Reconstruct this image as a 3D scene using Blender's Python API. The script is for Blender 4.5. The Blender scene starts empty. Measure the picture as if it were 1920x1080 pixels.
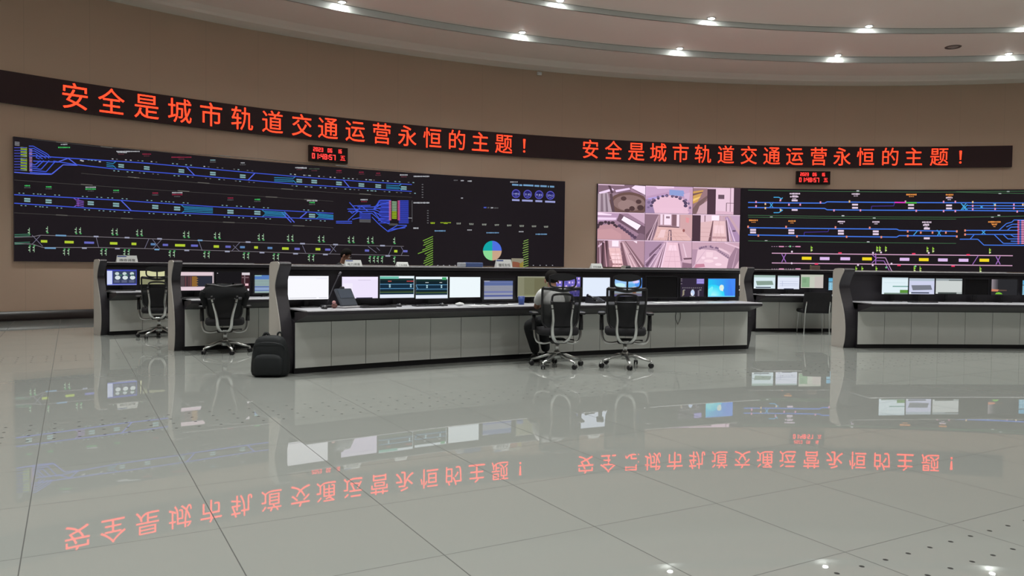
import bpy, math, random
from mathutils import Vector, Matrix
random.seed(7)
scene = bpy.context.scene
COL = scene.collection
cos, sin, PI = math.cos, math.sin, math.pi
R = math.radians

# ------------------------------------------------------------------ camera, world, exposure
CAM_H = 1.2719                      # eye height above the raised floor
FOC = 1460.55                       # focal length in pixels of the 1920 px wide frame
PITCH, ROLL = 0.0309, 0.0121
_f = Vector((0, cos(PITCH), -sin(PITCH))); _r = Vector((1, 0, 0)); _u = _r.cross(_f)
CR = _r*cos(ROLL) + _u*sin(ROLL); CU = _u*cos(ROLL) - _r*sin(ROLL); CF = _f
cam = bpy.data.cameras.new('camera'); cam.sensor_width = 36.0; cam.lens = FOC/1920*36
cam.clip_start = 0.05; cam.clip_end = 200
cam_o = bpy.data.objects.new('camera', cam); COL.objects.link(cam_o)
m = Matrix.Identity(4)
for i in range(3):
    m[i][0], m[i][1], m[i][2] = CR[i], CU[i], -CF[i]
m[2][3] = CAM_H
cam_o.matrix_world = m
scene.camera = cam_o
world = bpy.data.worlds.new('world'); scene.world = world; world.use_nodes = True
world.node_tree.nodes['Background'].inputs[0].default_value = (0.8, 0.85, 0.85, 1)
world.node_tree.nodes['Background'].inputs[1].default_value = 0.0
vs = scene.view_settings
scene.display_settings.display_device = 'sRGB'
vs.view_transform = 'Standard'; vs.look = 'None'; vs.gamma = 1; vs.use_curve_mapping = False
vs.exposure = 0.0
LAMP_W = 510.0                       # each ceiling downlight
LAMP_COL = (0.975, 0.99, 0.955)

# room: a large round hall; wall circle centre and radius (metres)
WC = (9.207, -2.409); WR = 26.409
WALL_TOP = 6.83
CEIL1, CEIL2, CEIL3 = 6.95, 7.11, 7.23
RING1, RING2, RING3 = 24.15, 21.95, 19.75
TILE = 0.8; TYAW = 0.5157; TOFF = (0.2358, -1.8245)

# ------------------------------------------------------------------ helpers
def ray(x, y):
    return CR*((x-960)/FOC) + CU*((540-y)/FOC) + CF
def on_floor(x, y, z=0.0):
    d = ray(x, y); t = (z-CAM_H)/d.z
    return Vector((d.x*t, d.y*t, z))
def at_depth(x, y, Y):
    d = ray(x, y); t = Y/d.y
    return Vector((d.x*t, Y, CAM_H + d.z*t))
def on_circle(x, y, c, rad):
    d = ray(x, y); a = d.x**2+d.y**2; b = -2*(d.x*c[0]+d.y*c[1]); k = c[0]**2+c[1]**2-rad*rad
    t = (-b+math.sqrt(max(b*b-4*a*k, 0)))/(2*a)
    return Vector((d.x*t, d.y*t, CAM_H+d.z*t))

def lin(c):
    return tuple(((v/255)/12.92 if v/255 <= 0.04045 else ((v/255+0.055)/1.055)**2.4) for v in c)

def mat(name, col, rough=0.5, metal=0.0, spec=0.5, noise=0.0, nscale=8.0, coat=0.0):
    M = bpy.data.materials.new(name); M.use_nodes = True
    nt = M.node_tree; b = nt.nodes['Principled BSDF']
    b.inputs['Base Color'].default_value = (*lin(col), 1)
    b.inputs['Roughness'].default_value = rough; b.inputs['Metallic'].default_value = metal
    b.inputs['Specular IOR Level'].default_value = spec
    b.inputs['Coat Weight'].default_value = coat
    if noise:
        n = nt.nodes.new('ShaderNodeTexNoise'); n.inputs['Scale'].default_value = nscale; n.inputs['Detail'].default_value = 3
        tc = nt.nodes.new('ShaderNodeTexCoord'); nt.links.new(tc.outputs['Object'], n.inputs['Vector'])
        mp = nt.nodes.new('ShaderNodeMapRange'); mp.inputs['To Min'].default_value = 1-noise; mp.inputs['To Max'].default_value = 1+noise
        nt.links.new(n.outputs['Fac'], mp.inputs['Value'])
        mx = nt.nodes.new('ShaderNodeVectorMath'); mx.operation = 'SCALE'
        mx.inputs[0].default_value = lin(col); nt.links.new(mp.outputs['Result'], mx.inputs['Scale'])
        nt.links.new(mx.outputs['Vector'], b.inputs['Base Color'])
    return M

def emis(name, strength=1.0, sample=False):
    """a light-giving surface that reads its colours from the mesh (screens, LEDs)"""
    M = bpy.data.materials.new(name); M.use_nodes = True
    nt = M.node_tree; nt.nodes.clear()
    a = nt.nodes.new('ShaderNodeAttribute'); a.attribute_name = 'Col'
    e = nt.nodes.new('ShaderNodeEmission'); e.inputs['Strength'].default_value = strength
    o = nt.nodes.new('ShaderNodeOutputMaterial')
    nt.links.new(a.outputs['Color'], e.inputs['Color']); nt.links.new(e.outputs[0], o.inputs[0])
    if not sample:
        M.cycles.emission_sampling = 'NONE'
    return M

class MB:
    """collects faces and links them as ONE mesh object"""
    def __init__(s): s.v = []; s.f = []; s.c = []; s.sm = []
    def add(s, verts, faces, col=None, smooth=False):
        n = len(s.v); s.v += [tuple(p) for p in verts]
        for f in faces: s.f.append([i+n for i in f]); s.c.append(col); s.sm.append(smooth)
        return s
    def box(s, x0, x1, y0, y1, z0, z1, bev=0.0, M=None):
        if bev <= 0:
            v = [(x, y, z) for z in (z0, z1) for (x, y) in ((x0, y0), (x1, y0), (x1, y1), (x0, y1))]
            f = [(3, 2, 1, 0), (4, 5, 6, 7), (0, 1, 5, 4), (1, 2, 6, 5), (2, 3, 7, 6), (3, 0, 4, 7)]
        else:
            b = min(bev, (x1-x0)*.49, (y1-y0)*.49, (z1-z0)*.49); rings = []
            def ring(z, i):
                a = i; c = b*0.3+ (i*0.7 if i else 0)
                c = b if i == 0 else b
                X0, X1, Y0, Y1 = x0+i, x1-i, y0+i, y1-i
                return [(X0+c, Y0, z), (X1-c, Y0, z), (X1, Y0+c, z), (X1, Y1-c, z), (X1-c, Y1, z), (X0+c, Y1, z), (X0, Y1-c, z), (X0, Y0+c, z)]
            rings = [ring(z0, b*.7), ring(z0+b*.7, 0), ring(z1-b*.7, 0), ring(z1, b*.7)]
            v = [p for r_ in rings for p in r_]; f = [tuple(range(7, -1, -1)), tuple(range(24, 32))]
            for k in range(3):
                for i in range(8): f.append((k*8+i, k*8+(i+1) % 8, k*8+8+(i+1) % 8, k*8+8+i))
        if M is not None: v = [tuple(M @ Vector(p)) for p in v]
        return s.add(v, f)
    def prism(s, poly, axis, a0, a1, M=None):
        """extrude a closed 2-D polygon along an axis (x: poly=(y,z); y: (x,z); z: (x,y))"""
        def P(p, a):
            return {'x': (a, p[0], p[1]), 'y': (p[0], a, p[1]), 'z': (p[0], p[1], a)}[axis]
        n = len(poly); v = [P(p, a0) for p in poly]+[P(p, a1) for p in poly]
        if M is not None: v = [tuple(M @ Vector(p)) for p in v]
        f = [tuple(range(n-1, -1, -1)), tuple(range(n, 2*n))]+[(i, (i+1) % n, n+(i+1) % n, n+i) for i in range(n)]
        return s.add(v, f)
    def tube(s, pts, r, n=10, closed=False, flat=1.0, caps=True, up=(0, 0, 1)):
        pts = [Vector(p) for p in pts]; N = len(pts); rr = r if isinstance(r, (list, tuple)) else [r]*N
        v = []; prev = None
        for i, p in enumerate(pts):
            if closed: t = pts[(i+1) % N]-pts[i-1]
            else: t = pts[min(i+1, N-1)]-pts[max(i-1, 0)]
            t.normalize()
            if prev is None:
                a = Vector(up)
                if abs(a.dot(t)) > .95: a = Vector((1, 0, 0))
                x = t.cross(a).normalized()
            else:
                x = (prev - t*prev.dot(t)).normalized()
            prev = x; y = t.cross(x)
            for k in range(n):
                an = 2*PI*k/n
                v.append(p + x*cos(an)*rr[i] + y*sin(an)*rr[i]*flat)
        f = []
        for i in range(N if closed else N-1):
            j = (i+1) % N
            for k in range(n): f.append((i*n+k, i*n+(k+1) % n, j*n+(k+1) % n, j*n+k))
        s.add(v, f, smooth=True)
        if caps and not closed:
            b = len(s.v)-len(v)
            s.f.append([b+k for k in range(n-1, -1, -1)]); s.f.append([b+(N-1)*n+k for k in range(n)])
            s.c += [None]*2; s.sm += [False]*2
        return s
    def lathe(s, prof, n=24, c=(0, 0), a0=0.0, a1=2*PI, M=None, smooth=True, col=None):
        full = abs(a1-a0-2*PI) < 1e-6; N = n if full else n+1; v = []
        for i in range(N):
            a = a0+(a1-a0)*i/n
            for r_, z in prof: v.append((c[0]+r_*cos(a), c[1]+r_*sin(a), z))
        if M is not None: v = [tuple(M @ Vector(p)) for p in v]
        k = len(prof); f = []
        for i in range(n):
            j = (i+1) % N
            for q in range(k-1): f.append((i*k+q, j*k+q, j*k+q+1, i*k+q+1))
        return s.add(v, f, smooth=smooth, col=col)
    def ell(s, c, r, n=16, mth=10, M=None):
        v = []; f = []
        for i in range(mth+1):
            ph = PI*i/mth
            for k in range(n):
                a = 2*PI*k/n
                v.append((c[0]+r[0]*sin(ph)*cos(a), c[1]+r[1]*sin(ph)*sin(a), c[2]+r[2]*cos(ph)))
        for i in range(mth):
            for k in range(n): f.append((i*n+k, (i+1)*n+k, (i+1)*n+(k+1) % n, i*n+(k+1) % n))
        if M is not None: v = [tuple(M @ Vector(p)) for p in v]
        return s.add(v, f, smooth=True)
    def build(s, name, material, parent=None, origin=None):
        me = bpy.data.meshes.new(name)
        o3 = Vector(origin) if origin is not None else Vector((0, 0, 0))
        me.from_pydata([tuple(Vector(p)-o3) for p in s.v], [], s.f)
        if any(s.sm):
            me.polygons.foreach_set('use_smooth', s.sm)
        if any(c is not None for c in s.c):
            at = me.color_attributes.new('Col', 'FLOAT_COLOR', 'CORNER')
            buf = []
            for p in me.polygons:
                c = s.c[p.index] or (1, 1, 1)
                for _ in range(p.loop_total): buf += [c[0], c[1], c[2], 1.0]
            at.data.foreach_set('color', buf)
        me.materials.append(material)
        me.validate(); me.update()
        o = bpy.data.objects.new(name, me); COL.objects.link(o)
        if parent is not None: o.parent = parent
        return o

def smooth_path(P, n=6):
    P = [Vector(p) for p in P]; out = []
    for i in range(len(P)-1):
        p0, p1, p2, p3 = P[max(i-1, 0)], P[i], P[i+1], P[min(i+2, len(P)-1)]
        for k in range(n):
            t = k/n; out.append(.5*((2*p1)+(p2-p0)*t+(2*p0-5*p1+4*p2-p3)*t*t+(3*p1-p0-3*p2+p3)*t**3))
    out.append(P[-1]); return out
def tag(o, label, cat, group=None):
    o['label'] = label; o['category'] = cat
    if group: o['group'] = group
    return o
def thing(name, label, cat, loc=(0, 0, 0), rz=0.0, group=None):
    o = bpy.data.objects.new(name, None); COL.objects.link(o); o.empty_display_size = 0.1
    o.location = loc; o.rotation_euler = (0, 0, rz)
    return tag(o, label, cat, group)
def struct(o): o['kind'] = 'structure'; return o
def copy_tree(o, label, loc, rz):
    c = o.copy(); COL.objects.link(c); c.location = loc; c.rotation_euler = (0, 0, rz); c['label'] = label
    for ch in o.children:
        d = ch.copy(); COL.objects.link(d); d.parent = c
        for g in ch.children:
            e = g.copy(); COL.objects.link(e); e.parent = d
    return c

_tc = {}
def text_mesh(body):
    """filled outline of a string in the built-in font: (verts, faces, width), unit height"""
    if body not in _tc:
        cu = bpy.data.curves.new('t', 'FONT'); cu.body = body; cu.resolution_u = 4
        o = bpy.data.objects.new('t', cu); COL.objects.link(o)
        dg = bpy.context.evaluated_depsgraph_get(); me = o.evaluated_get(dg).to_mesh()
        _tc[body] = ([(v.co.x, v.co.y) for v in me.vertices], [tuple(p.vertices) for p in me.polygons])
        bpy.data.objects.remove(o); bpy.data.curves.remove(cu)
    return _tc[body]

# ------------------------------------------------------------------ materials
M_white = mat('white laminate', (226, 228, 224), .35, noise=.03, nscale=3)
M_cover = mat('warm white end cover', (205, 200, 194), .4)
M_black = mat('matt black laminate', (48, 45, 51), .45, noise=.08, nscale=20)
M_blk2 = mat('black plastic', (34, 33, 37), .4)
M_desk = mat('light grey worktop', (190, 190, 196), .3, noise=.03, nscale=12)
M_cap = mat('grey aluminium cap', (168, 166, 170), .6)
M_chrome = mat('polished aluminium', (222, 224, 224), .28, metal=1.0)
M_fabric = mat('black seat fabric', (38, 37, 41), .85, noise=.15, nscale=60)
M_cloth = mat('dark cloth', (22, 23, 27), .9, noise=.2, nscale=40)
M_bag = mat('black nylon', (22, 26, 29), .75, noise=.15, nscale=30)
M_shirt = mat('white cotton shirt', (225, 226, 226), .8, noise=.04, nscale=15)
M_skin = mat('skin', (158, 116, 96), .55)
M_hair = mat('dark hair', (20, 17, 16), .85, spec=.2, noise=.4, nscale=80)
M_paper = mat('white paper', (226, 228, 228), .7)
M_blue = mat('blue plastic', (62, 86, 160), .4)
M_bluebox = mat('blue card box', (84, 104, 160), .6)
M_screen = emis('lit display', 1.0)
M_glow = emis('lit monitor', 1.0, sample=True)
M_dim = emis('dim lit display', .84)
M_led = emis('red leds', 1.0)
M_lamp = emis('lamp lens', 1.0, sample=True)
M_off = mat('switched off screen glass', (28, 28, 30), .15)

# ------------------------------------------------------------------ room shell
def wall_mat():
    M = mat('beige wall panels', (240, 213, 192), .32, spec=.35)
    nt = M.node_tree; b = nt.nodes['Principled BSDF']
    tc = nt.nodes.new('ShaderNodeTexCoord'); sx = nt.nodes.new('ShaderNodeSeparateXYZ'); nt.links.new(tc.outputs['Object'], sx.inputs[0])
    def mth(op, a, bb=None, cc=None):
        n = nt.nodes.new('ShaderNodeMath'); n.operation = op
        for i, q in enumerate((a, bb, cc)):
            if q is None: continue
            if isinstance(q, (int, float)): n.inputs[i].default_value = q
            else: nt.links.new(q, n.inputs[i])
        return n.outputs[0]
    an = mth('ARCTAN2', sx.outputs[0], sx.outputs[1])
    k = mth('FRACT', mth('MULTIPLY', an, WR/1.22))
    line = mth('LESS_THAN', mth('ABSOLUTE', mth('SUBTRACT', k, .5)), .0028)
    n = nt.nodes.new('ShaderNodeTexNoise'); n.inputs['Scale'].default_value = .5; nt.links.new(tc.outputs['Object'], n.inputs['Vector'])
    g = mth('MULTIPLY', mth('MULTIPLY_ADD', n.outputs['Fac'], .08, .96), mth('SUBTRACT', 1.0, mth('MULTIPLY', line, .16)))
    mx = nt.nodes.new('ShaderNodeVectorMath'); mx.operation = 'SCALE'; mx.inputs[0].default_value = lin((240, 213, 192))
    nt.links.new(g, mx.inputs['Scale']); nt.links.new(mx.outputs[0], b.inputs['Base Color'])
    return M

def floor_mat():
    M = mat('polished raised floor tiles', (149, 152, 148), .012, spec=.5)
    nt = M.node_tree; b = nt.nodes['Principled BSDF']
    tc = nt.nodes.new('ShaderNodeTexCoord')
    def mth(op, a, bb=None, cc=None):
        n = nt.nodes.new('ShaderNodeMath'); n.operation = op
        for i, q in enumerate((a, bb, cc)):
            if q is None: continue
            if isinstance(q, (int, float)): n.inputs[i].default_value = q
            else: nt.links.new(q, n.inputs[i])
        return n.outputs[0]
    def dot(v):
        n = nt.nodes.new('ShaderNodeVectorMath'); n.operation = 'DOT_PRODUCT'
        nt.links.new(tc.outputs['Object'], n.inputs[0]); n.inputs[1].default_value = (v[0]/TILE, v[1]/TILE, 0)
        return n.outputs['Value']
    u = mth('ADD', dot((cos(TYAW), sin(TYAW))), TOFF[0]); v = mth('ADD', dot((-sin(TYAW), cos(TYAW))), TOFF[1])
    fu = mth('FRACT', u); fv = mth('FRACT', v)
    def edge(f): return mth('SUBTRACT', .5, mth('ABSOLUTE', mth('SUBTRACT', f, .5)))
    eu, ev = edge(fu), edge(fv)
    joint = mth('MAXIMUM', mth('LESS_THAN', eu, .0032), mth('LESS_THAN', ev, .0026))
    # every sixth row of tiles is perforated with round air holes
    row = mth('LESS_THAN', mth('FLOORED_MODULO', v, 6.0), 1.0)
    hu = mth('DIVIDE', mth('SUBTRACT', mth('FRACT', mth('MULTIPLY', fu, 5.0)), .5), 5.0)
    hv = mth('MULTIPLY', mth('SUBTRACT', mth('FRACT', mth('ADD', mth('DIVIDE', mth('SUBTRACT', fv, .1), .24), .5)), .5), .24)
    d2 = mth('ADD', mth('MULTIPLY', hu, hu), mth('MULTIPLY', hv, hv))
    hole = mth('MULTIPLY', mth('MULTIPLY', row, mth('LESS_THAN', d2, .0145**2)), mth('LESS_THAN', mth('ABSOLUTE', mth('SUBTRACT', fv, .46)), .42))
    # tile to tile tone
    cv = nt.nodes.new('ShaderNodeCombineXYZ'); nt.links.new(mth('FLOOR', u), cv.inputs[0]); nt.links.new(mth('FLOOR', v), cv.inputs[1])
    wn = nt.nodes.new('ShaderNodeTexWhiteNoise'); wn.noise_dimensions = '2D'; nt.links.new(cv.outputs[0], wn.inputs['Vector'])
    dark = mth('MAXIMUM', mth('MULTIPLY', joint, .72), mth('MULTIPLY', hole, .93))
    g = mth('MULTIPLY', mth('MULTIPLY_ADD', wn.outputs['Value'], .03, .985), mth('SUBTRACT', 1.0, dark))
    mx = nt.nodes.new('ShaderNodeVectorMath'); mx.operation = 'SCALE'; mx.inputs[0].default_value = lin((149, 152, 148))
    nt.links.new(g, mx.inputs['Scale']); nt.links.new(mx.outputs[0], b.inputs['Base Color'])
    rg = mth('MULTIPLY_ADD', mth('MAXIMUM', joint, hole), .6, .012); nt.links.new(rg, b.inputs['Roughness'])
    # each tile sits a hair out of level, and its surface waves slightly
    nz = nt.nodes.new('ShaderNodeTexNoise'); nz.inputs['Scale'].default_value = 3.0; nz.inputs['Detail'].default_value = 1.0
    nt.links.new(tc.outputs['Object'], nz.inputs['Vector'])
    bp = nt.nodes.new('ShaderNodeBump'); bp.inputs['Strength'].default_value = .012; bp.inputs['Distance'].default_value = .006
    nt.links.new(nz.outputs['Fac'], bp.inputs['Height']); nt.links.new(bp.outputs[0], b.inputs['Normal'])
    return M

M_wall = wall_mat()
M_ceil = mat('white ceiling plaster', (232, 217, 207), .6, noise=.02, nscale=.6)
M_riser = mat('white painted ceiling step', (206, 208, 206), .4)
M_base = mat('dark skirting', (44, 36, 38), .3)

fl = MB(); fl.lathe([(0.001, 0), (WR, 0)], 128, c=WC); fl.f = [f[::-1] for f in fl.f]
fl = MB(); fl.add([(WC[0]+WR*1.0*cos(2*PI*i/128), WC[1]+WR*sin(2*PI*i/128), 0) for i in range(128)], [tuple(range(128))])
struct(fl.build('floor', floor_mat()))
# the curved display wall in front and the rest of the round hall behind the camera
def arc_wall(name, a0, a1, n, prof, material):
    w = MB(); w.lathe([(r_-0.0, z) for r_, z in prof], n, c=(0, 0), a0=R(a0), a1=R(a1))
    o = w.build(name, material); o.location = (WC[0], WC[1], 0); return struct(o)
arc_wall('wall_front', 20, 170, 150, [(WR, -.0), (WR, WALL_TOP), (WR+.12, WALL_TOP), (WR+.12, 0)], M_wall)
arc_wall('wall_back', 170, 380, 120, [(WR, -.0), (WR, WALL_TOP), (WR+.12, WALL_TOP), (WR+.12, 0)], M_wall)
arc_wall('baseboard_front', 20, 170, 150, [(WR, .194), (WR-.025, .19), (WR-.028, 0.0)], M_base)
# stepped ceiling: every ring towards the middle of the hall lies a little higher
ce = MB()
prof = [(WR+.12, WALL_TOP), (WR-.55, WALL_TOP+.005), (WR-.62, WALL_TOP+.05), (WR-.8, CEIL1), (RING1, CEIL1)]
ce.lathe(prof, 160, smooth=False)
co = ce.build('ceiling', mat('grey green painted soffit', (218, 214, 204), .5)); co.location = (WC[0], WC[1], 0); struct(co)
ce = MB()
ce.lathe([(RING1, CEIL2), (RING2, CEIL2)], 160, smooth=False)
ce.lathe([(RING2, CEIL3), (RING3, CEIL3)], 160, smooth=False)
ce.lathe([(RING3, CEIL3+.13), (.001, CEIL3+.13)], 96, smooth=False)
co = ce.build('ceiling', M_ceil); co.location = (WC[0], WC[1], 0); struct(co)
for i, (rr, z0, z1) in enumerate(((RING1, CEIL1, CEIL2), (RING2, CEIL2, CEIL3), (RING3, CEIL3, CEIL3+.13))):
    t = MB(); t.lathe([(rr+.03, z0), (rr, z0+.0), (rr, z1+.004), (rr+.03, z1+.004)], 160, smooth=False)
    o = t.build('trim_%d' % (i+1), M_riser); o.location = (WC[0], WC[1], 0); struct(o)
    t = MB(); t.lathe([(rr-.02, z1-.004), (rr-.02, z1+.012), (rr, z1+.012), (rr, z1-.004)], 160, smooth=False)
    o = t.build('trim_%d' % (i+4), M_base); o.location = (WC[0], WC[1], 0); struct(o)

# ------------------------------------------------------------------ downlights
def spot(loc, parent=None, power=.9, cone=70):
    L = bpy.data.lights.new('lamp', 'SPOT'); L.energy = LAMP_W*power; L.color = LAMP_COL
    L.spot_size = R(cone); L.spot_blend = .95; L.shadow_soft_size = .06
    o = bpy.data.objects.new('lamp', L); COL.objects.link(o); o.location = loc
    if parent: o.parent = parent
    return o
def ring_pos(rad, th): return (WC[0]+rad*sin(R(th)), WC[1]+rad*cos(R(th)))
M_ring = mat('downlight rim', (200, 200, 196), .3, metal=.5)
dl_rim = MB().lathe([(.075, -.012), (.095, -.014), (.11, -.004), (.11, .004), (.075, .004)], 24)
dl_lens = MB().lathe([(.002, -.03), (.04, -.026), (.066, -.012), (.075, .002)], 20, col=(125, 130, 125))
ring_names = ['leftmost', 'second from the left', 'third from the left', 'fourth from the left', 'rightmost']
proto = None
def downlight(rad, z, th, label, group):
    global proto
    x, y = ring_pos(rad, th)
    t = thing('recessed_downlight', label, 'ceiling light', (x, y, z), 0, group)
    if proto is None:
        a = dl_rim.build('rim', M_ring, t); b = dl_lens.build('lens', M_lamp, t); proto = (a.data, b.data)
    else:
        for nm, me in zip(('rim', 'lens'), proto):
            o = bpy.data.objects.new(nm, me); COL.objects.link(o); o.parent = t
    spot((0, 0, -.05), t)
lit = []
for i, th in enumerate((-33.1, -22.1, -11.5, -.8, 9.9)):
    downlight(RING1-.16, CEIL2, th, 'lit round downlight on the lower ceiling step near the wall, '+ring_names[i], 'downlights along the lower ceiling step'); lit.append((1, th))
for i, th in enumerate((-22.1, -11.9, -1.3, 8.6)):
    downlight(RING2-.16, CEIL3, th, 'lit round downlight on the upper ceiling step, '+(ring_names[i] if i < 3 else 'rightmost'), 'downlights along the upper ceiling step')
# lamp rings carried on as bare spots, plus inner ones added for light
for rad, z, ths in ((RING1-.16, CEIL2, list(range(-76, -40, 11))+[20.6, 31.4, 42.2, 53]),
                    (RING2-.16, CEIL3, [-64, -53, -42.5, -32.3, 19, 29.5, 40, 51]),
                    (RING3-.16, CEIL3+.1, [-70, -58, -46, -34, -22, -11, 0, 11, 22, 34, 46]),
                    (17.2, CEIL3+.1, [-78, -65, -52, -39, -26, -13, 0, 13, 26, 39]),
                    (14.4, CEIL3+.1, [-90, -75, -60, -45, -30, -15, 0, 15, 30]),
                    (11.5, CEIL3+.1, [-110, -90, -70, -50, -30, -10, 10, 30]),
                    (8.4, CEIL3+.1, [-150, -120, -90, -60, -30, 0, 30]), (5.2, CEIL3+.1, [-160, -115, -70, -25, 20])):  # unseen rings added behind the camera to light the desk fronts
    for th in ths:
        x, y = ring_pos(rad, th)
        if rad > 20: spot((x, y, z-.06))
        else: spot((x, y, z-.06), None, 1.0 if rad > 10 else .75, 92 if rad > 10 else 122)

# a small ceiling fitting, and a white domed block high on the wall
p = on_floor(1787, 88, CEIL2)
t = thing('ceiling_speaker', 'small round dark-rimmed fitting in the ceiling between the two light rows', 'ceiling speaker', (p.x, p.y, CEIL2))
MB().lathe([(.13, .0), (.135, -.012), (.19, -.016), (.2, 0)], 28).build('rim', mat('brown fitting rim', (84, 70, 66), .5), t)
MB().lathe([(.002, -.03), (.06, -.028), (.1, -.012), (.13, -.004)], 24).build('grille', mat('pale grille', (150, 140, 136), .5), t)
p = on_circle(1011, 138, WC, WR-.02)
t = thing('wall_block', 'small white block high on the wall just under the ceiling edge', 'block', p, -math.atan2(p.x-WC[0], p.y-WC[1]))
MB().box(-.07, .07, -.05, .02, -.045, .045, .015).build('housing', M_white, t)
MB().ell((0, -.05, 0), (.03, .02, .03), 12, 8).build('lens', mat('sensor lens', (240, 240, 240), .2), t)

# ------------------------------------------------------------------ painting on the curved wall displays
RS = WR-.06
class WallPaint(MB):
    """flat lit shapes lying on a curved display, given by where they are seen from the hall"""
    def __init__(s, rad=RS): super().__init__(); s.rad = rad; s.lay = 1
    def wp(s, x, y):
        p = on_circle(x, y, WC, s.rad); th = math.atan2(p.x-WC[0], p.y-WC[1])
        return th, p.z
    def pos(s, th, z, lay=None):
        r_ = s.rad-.0025*(lay or s.lay)
        return (WC[0]+r_*sin(th), WC[1]+r_*cos(th), z)
    def scale(s, x, y):
        p = on_circle(x, y, WC, s.rad); return p.y/FOC, p
    def line(s, pts, w, col, lay=None):
        P = [s.wp(*q) for q in pts]; k, _ = s.scale(*pts[0]); hw = w*k/2
        for (a0, z0), (a1, z1) in zip(P[:-1], P[1:]):
            dx = (a1-a0)*s.rad; dz = z1-z0; L = math.hypot(dx, dz)
            if L < 1e-6: continue
            nx, nz = -dz/L*hw/s.rad, dx/L*hw
            n = max(1, int(abs(dx)/.5)); v = []
            for i in range(n+1):
                a = a0+(a1-a0)*i/n; z = z0+dz*i/n
                v += [s.pos(a+nx, z+nz, lay), s.pos(a-nx, z-nz, lay)]
            s.add(v, [(2*i, 2*i+1, 2*i+3, 2*i+2) for i in range(n)], col)
    def rect(s, x, y, w, h, col, lay=None):
        a0, _ = s.wp(x-w/2, y); a1, _ = s.wp(x+w/2, y); k, p = s.scale(x, y)
        z0, z1 = p.z-h*k/2, p.z+h*k/2; n = max(1, int((a1-a0)*s.rad/.5)); v = []
        for i in range(n+1):
            a = a0+(a1-a0)*i/n; v += [s.pos(a, z1, lay), s.pos(a, z0, lay)]
        s.add(v, [(2*i, 2*i+1, 2*i+3, 2*i+2) for i in range(n)], col)
    def poly(s, pts, col, lay=None):
        s.add([s.pos(*s.wp(*q), lay) for q in pts], [tuple(range(len(pts)))], col)
    def disc(s, x, y, rx, ry, col, a0=0, a1=360, lay=None):
        c = s.pos(*s.wp(x, y), lay); n = 20
        v = [c]+[s.pos(*s.wp(x+rx*cos(R(a0+(a1-a0)*i/n)), y-ry*sin(R(a0+(a1-a0)*i/n))), lay) for i in range(n+1)]
        s.add(v, [(0, i+1, i+2) for i in range(n)], col)
    def ringd(s, x, y, r_, w, col, lay=None):
        s.line([(x+r_*cos(2*PI*i/16), y+r_*sin(2*PI*i/16)) for i in range(17)], w, col, lay)
    def text(s, body, th0, z, h, col, th1=None, lay=None):
        """text baseline at z, starting at angle th0; th1 stretches it to end there"""
        V, F = text_mesh(body); xs = [q[0] for q in V]; x0, x1 = min(xs), max(xs)
        kx = h/s.rad if th1 is None else (th1-th0)/(x1-x0)
        s.add([s.pos(th0+(q[0]-x0)*kx, z+q[1]*h, lay) for q in V], F, col)
    def dash(s, x, y, w, h, col, n=4):
        """a line of tiny writing, too small to read"""
        n = max(n, int(w/2.6)); q = w/n
        for i in range(n): s.rect(x-w/2+q*(i+.5), y, q*random.uniform(.6, .92), h*random.uniform(.75, 1.1), col)

def wall_slab(name, th0, th1, z0, z1, rad_in, rad_out, material, parent=None, n=60):
    m_ = MB(); v = []
    for i in range(n+1):
        a = th0+(th1-th0)*i/n
        for rr, z in ((rad_in, z0), (rad_in, z1), (rad_out, z1), (rad_out, z0)):
            v.append((WC[0]+rr*sin(a), WC[1]+rr*cos(a), z))
    f = [(i*4+k, i*4+(k+1) % 4, (i+1)*4+(k+1) % 4, (i+1)*4+k) for i in range(n) for k in range(4)]
    f += [(0, 3, 2, 1), (n*4, n*4+1, n*4+2, n*4+3)]
    m_.add(v, f); return m_.build(name, material, parent)
def wth(x, y=400, rad=None):
    p = on_circle(x, y, WC, rad or RS); return math.atan2(p.x-WC[0], p.y-WC[1])

# red scrolling message board along the whole wall
M_ledbg = mat('unlit led board', (60, 38, 44), .5)
b0 = wth(-60, 150); b1 = wth(1898, 290); BZ0, BZ1 = 4.34, 4.975
t = thing('led_message_board', 'long black LED board with red Chinese message, running along the curved wall', 'message board')
wall_slab('board', b0, b1, BZ0, BZ1, WR-.07, WR-.002, M_ledbg, t, 90)
MSG = '安全是城市轨道交通运营永恒的主题'
RED = (3.6, .115, .04)
left_px = [141, 209, 275, 337, 396, 454, 511, 566, 615, 666, 716, 764, 811, 857, 901, 945]
right_px = [1107, 1150, 1193, 1234, 1276, 1318, 1361, 1404, 1447, 1490, 1535, 1579, 1623, 1669, 1713, 1761]
for pxs, ex in ((left_px, 983), (right_px, 1801)):
    for ch, x in zip(MSG, pxs):
        w = WallPaint(WR-.07)
        V, F = text_mesh(ch); cx = .5*(min(q[0] for q in V)+max(q[0] for q in V))
        th = wth(x, 230 if pxs is left_px else 290, WR-.07); k = .552
        w.add([w.pos(th+(q[0]-.5)*k/w.rad, BZ0+.107+q[1]*k*1.06, 1) for q in V], F, RED)
        w.build('led_character', M_led, t)
    w = WallPaint(WR-.07)
    th = wth(ex, 270 if pxs is left_px else 293, WR-.07); q = 1/w.rad
    w.add([w.pos(th+a*q, BZ0+z, 1) for a, z in ((-.035, .50), (.035, .50), (.018, .23), (-.018, .23))], [(0, 1, 2, 3)], RED)
    w.add([w.pos(th+.032*cos(2*PI*i/10)*q, BZ0+.15+.032*sin(2*PI*i/10), 1) for i in range(10)], [tuple(range(10))], RED)
    w.build('led_character', M_led, t)

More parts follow.
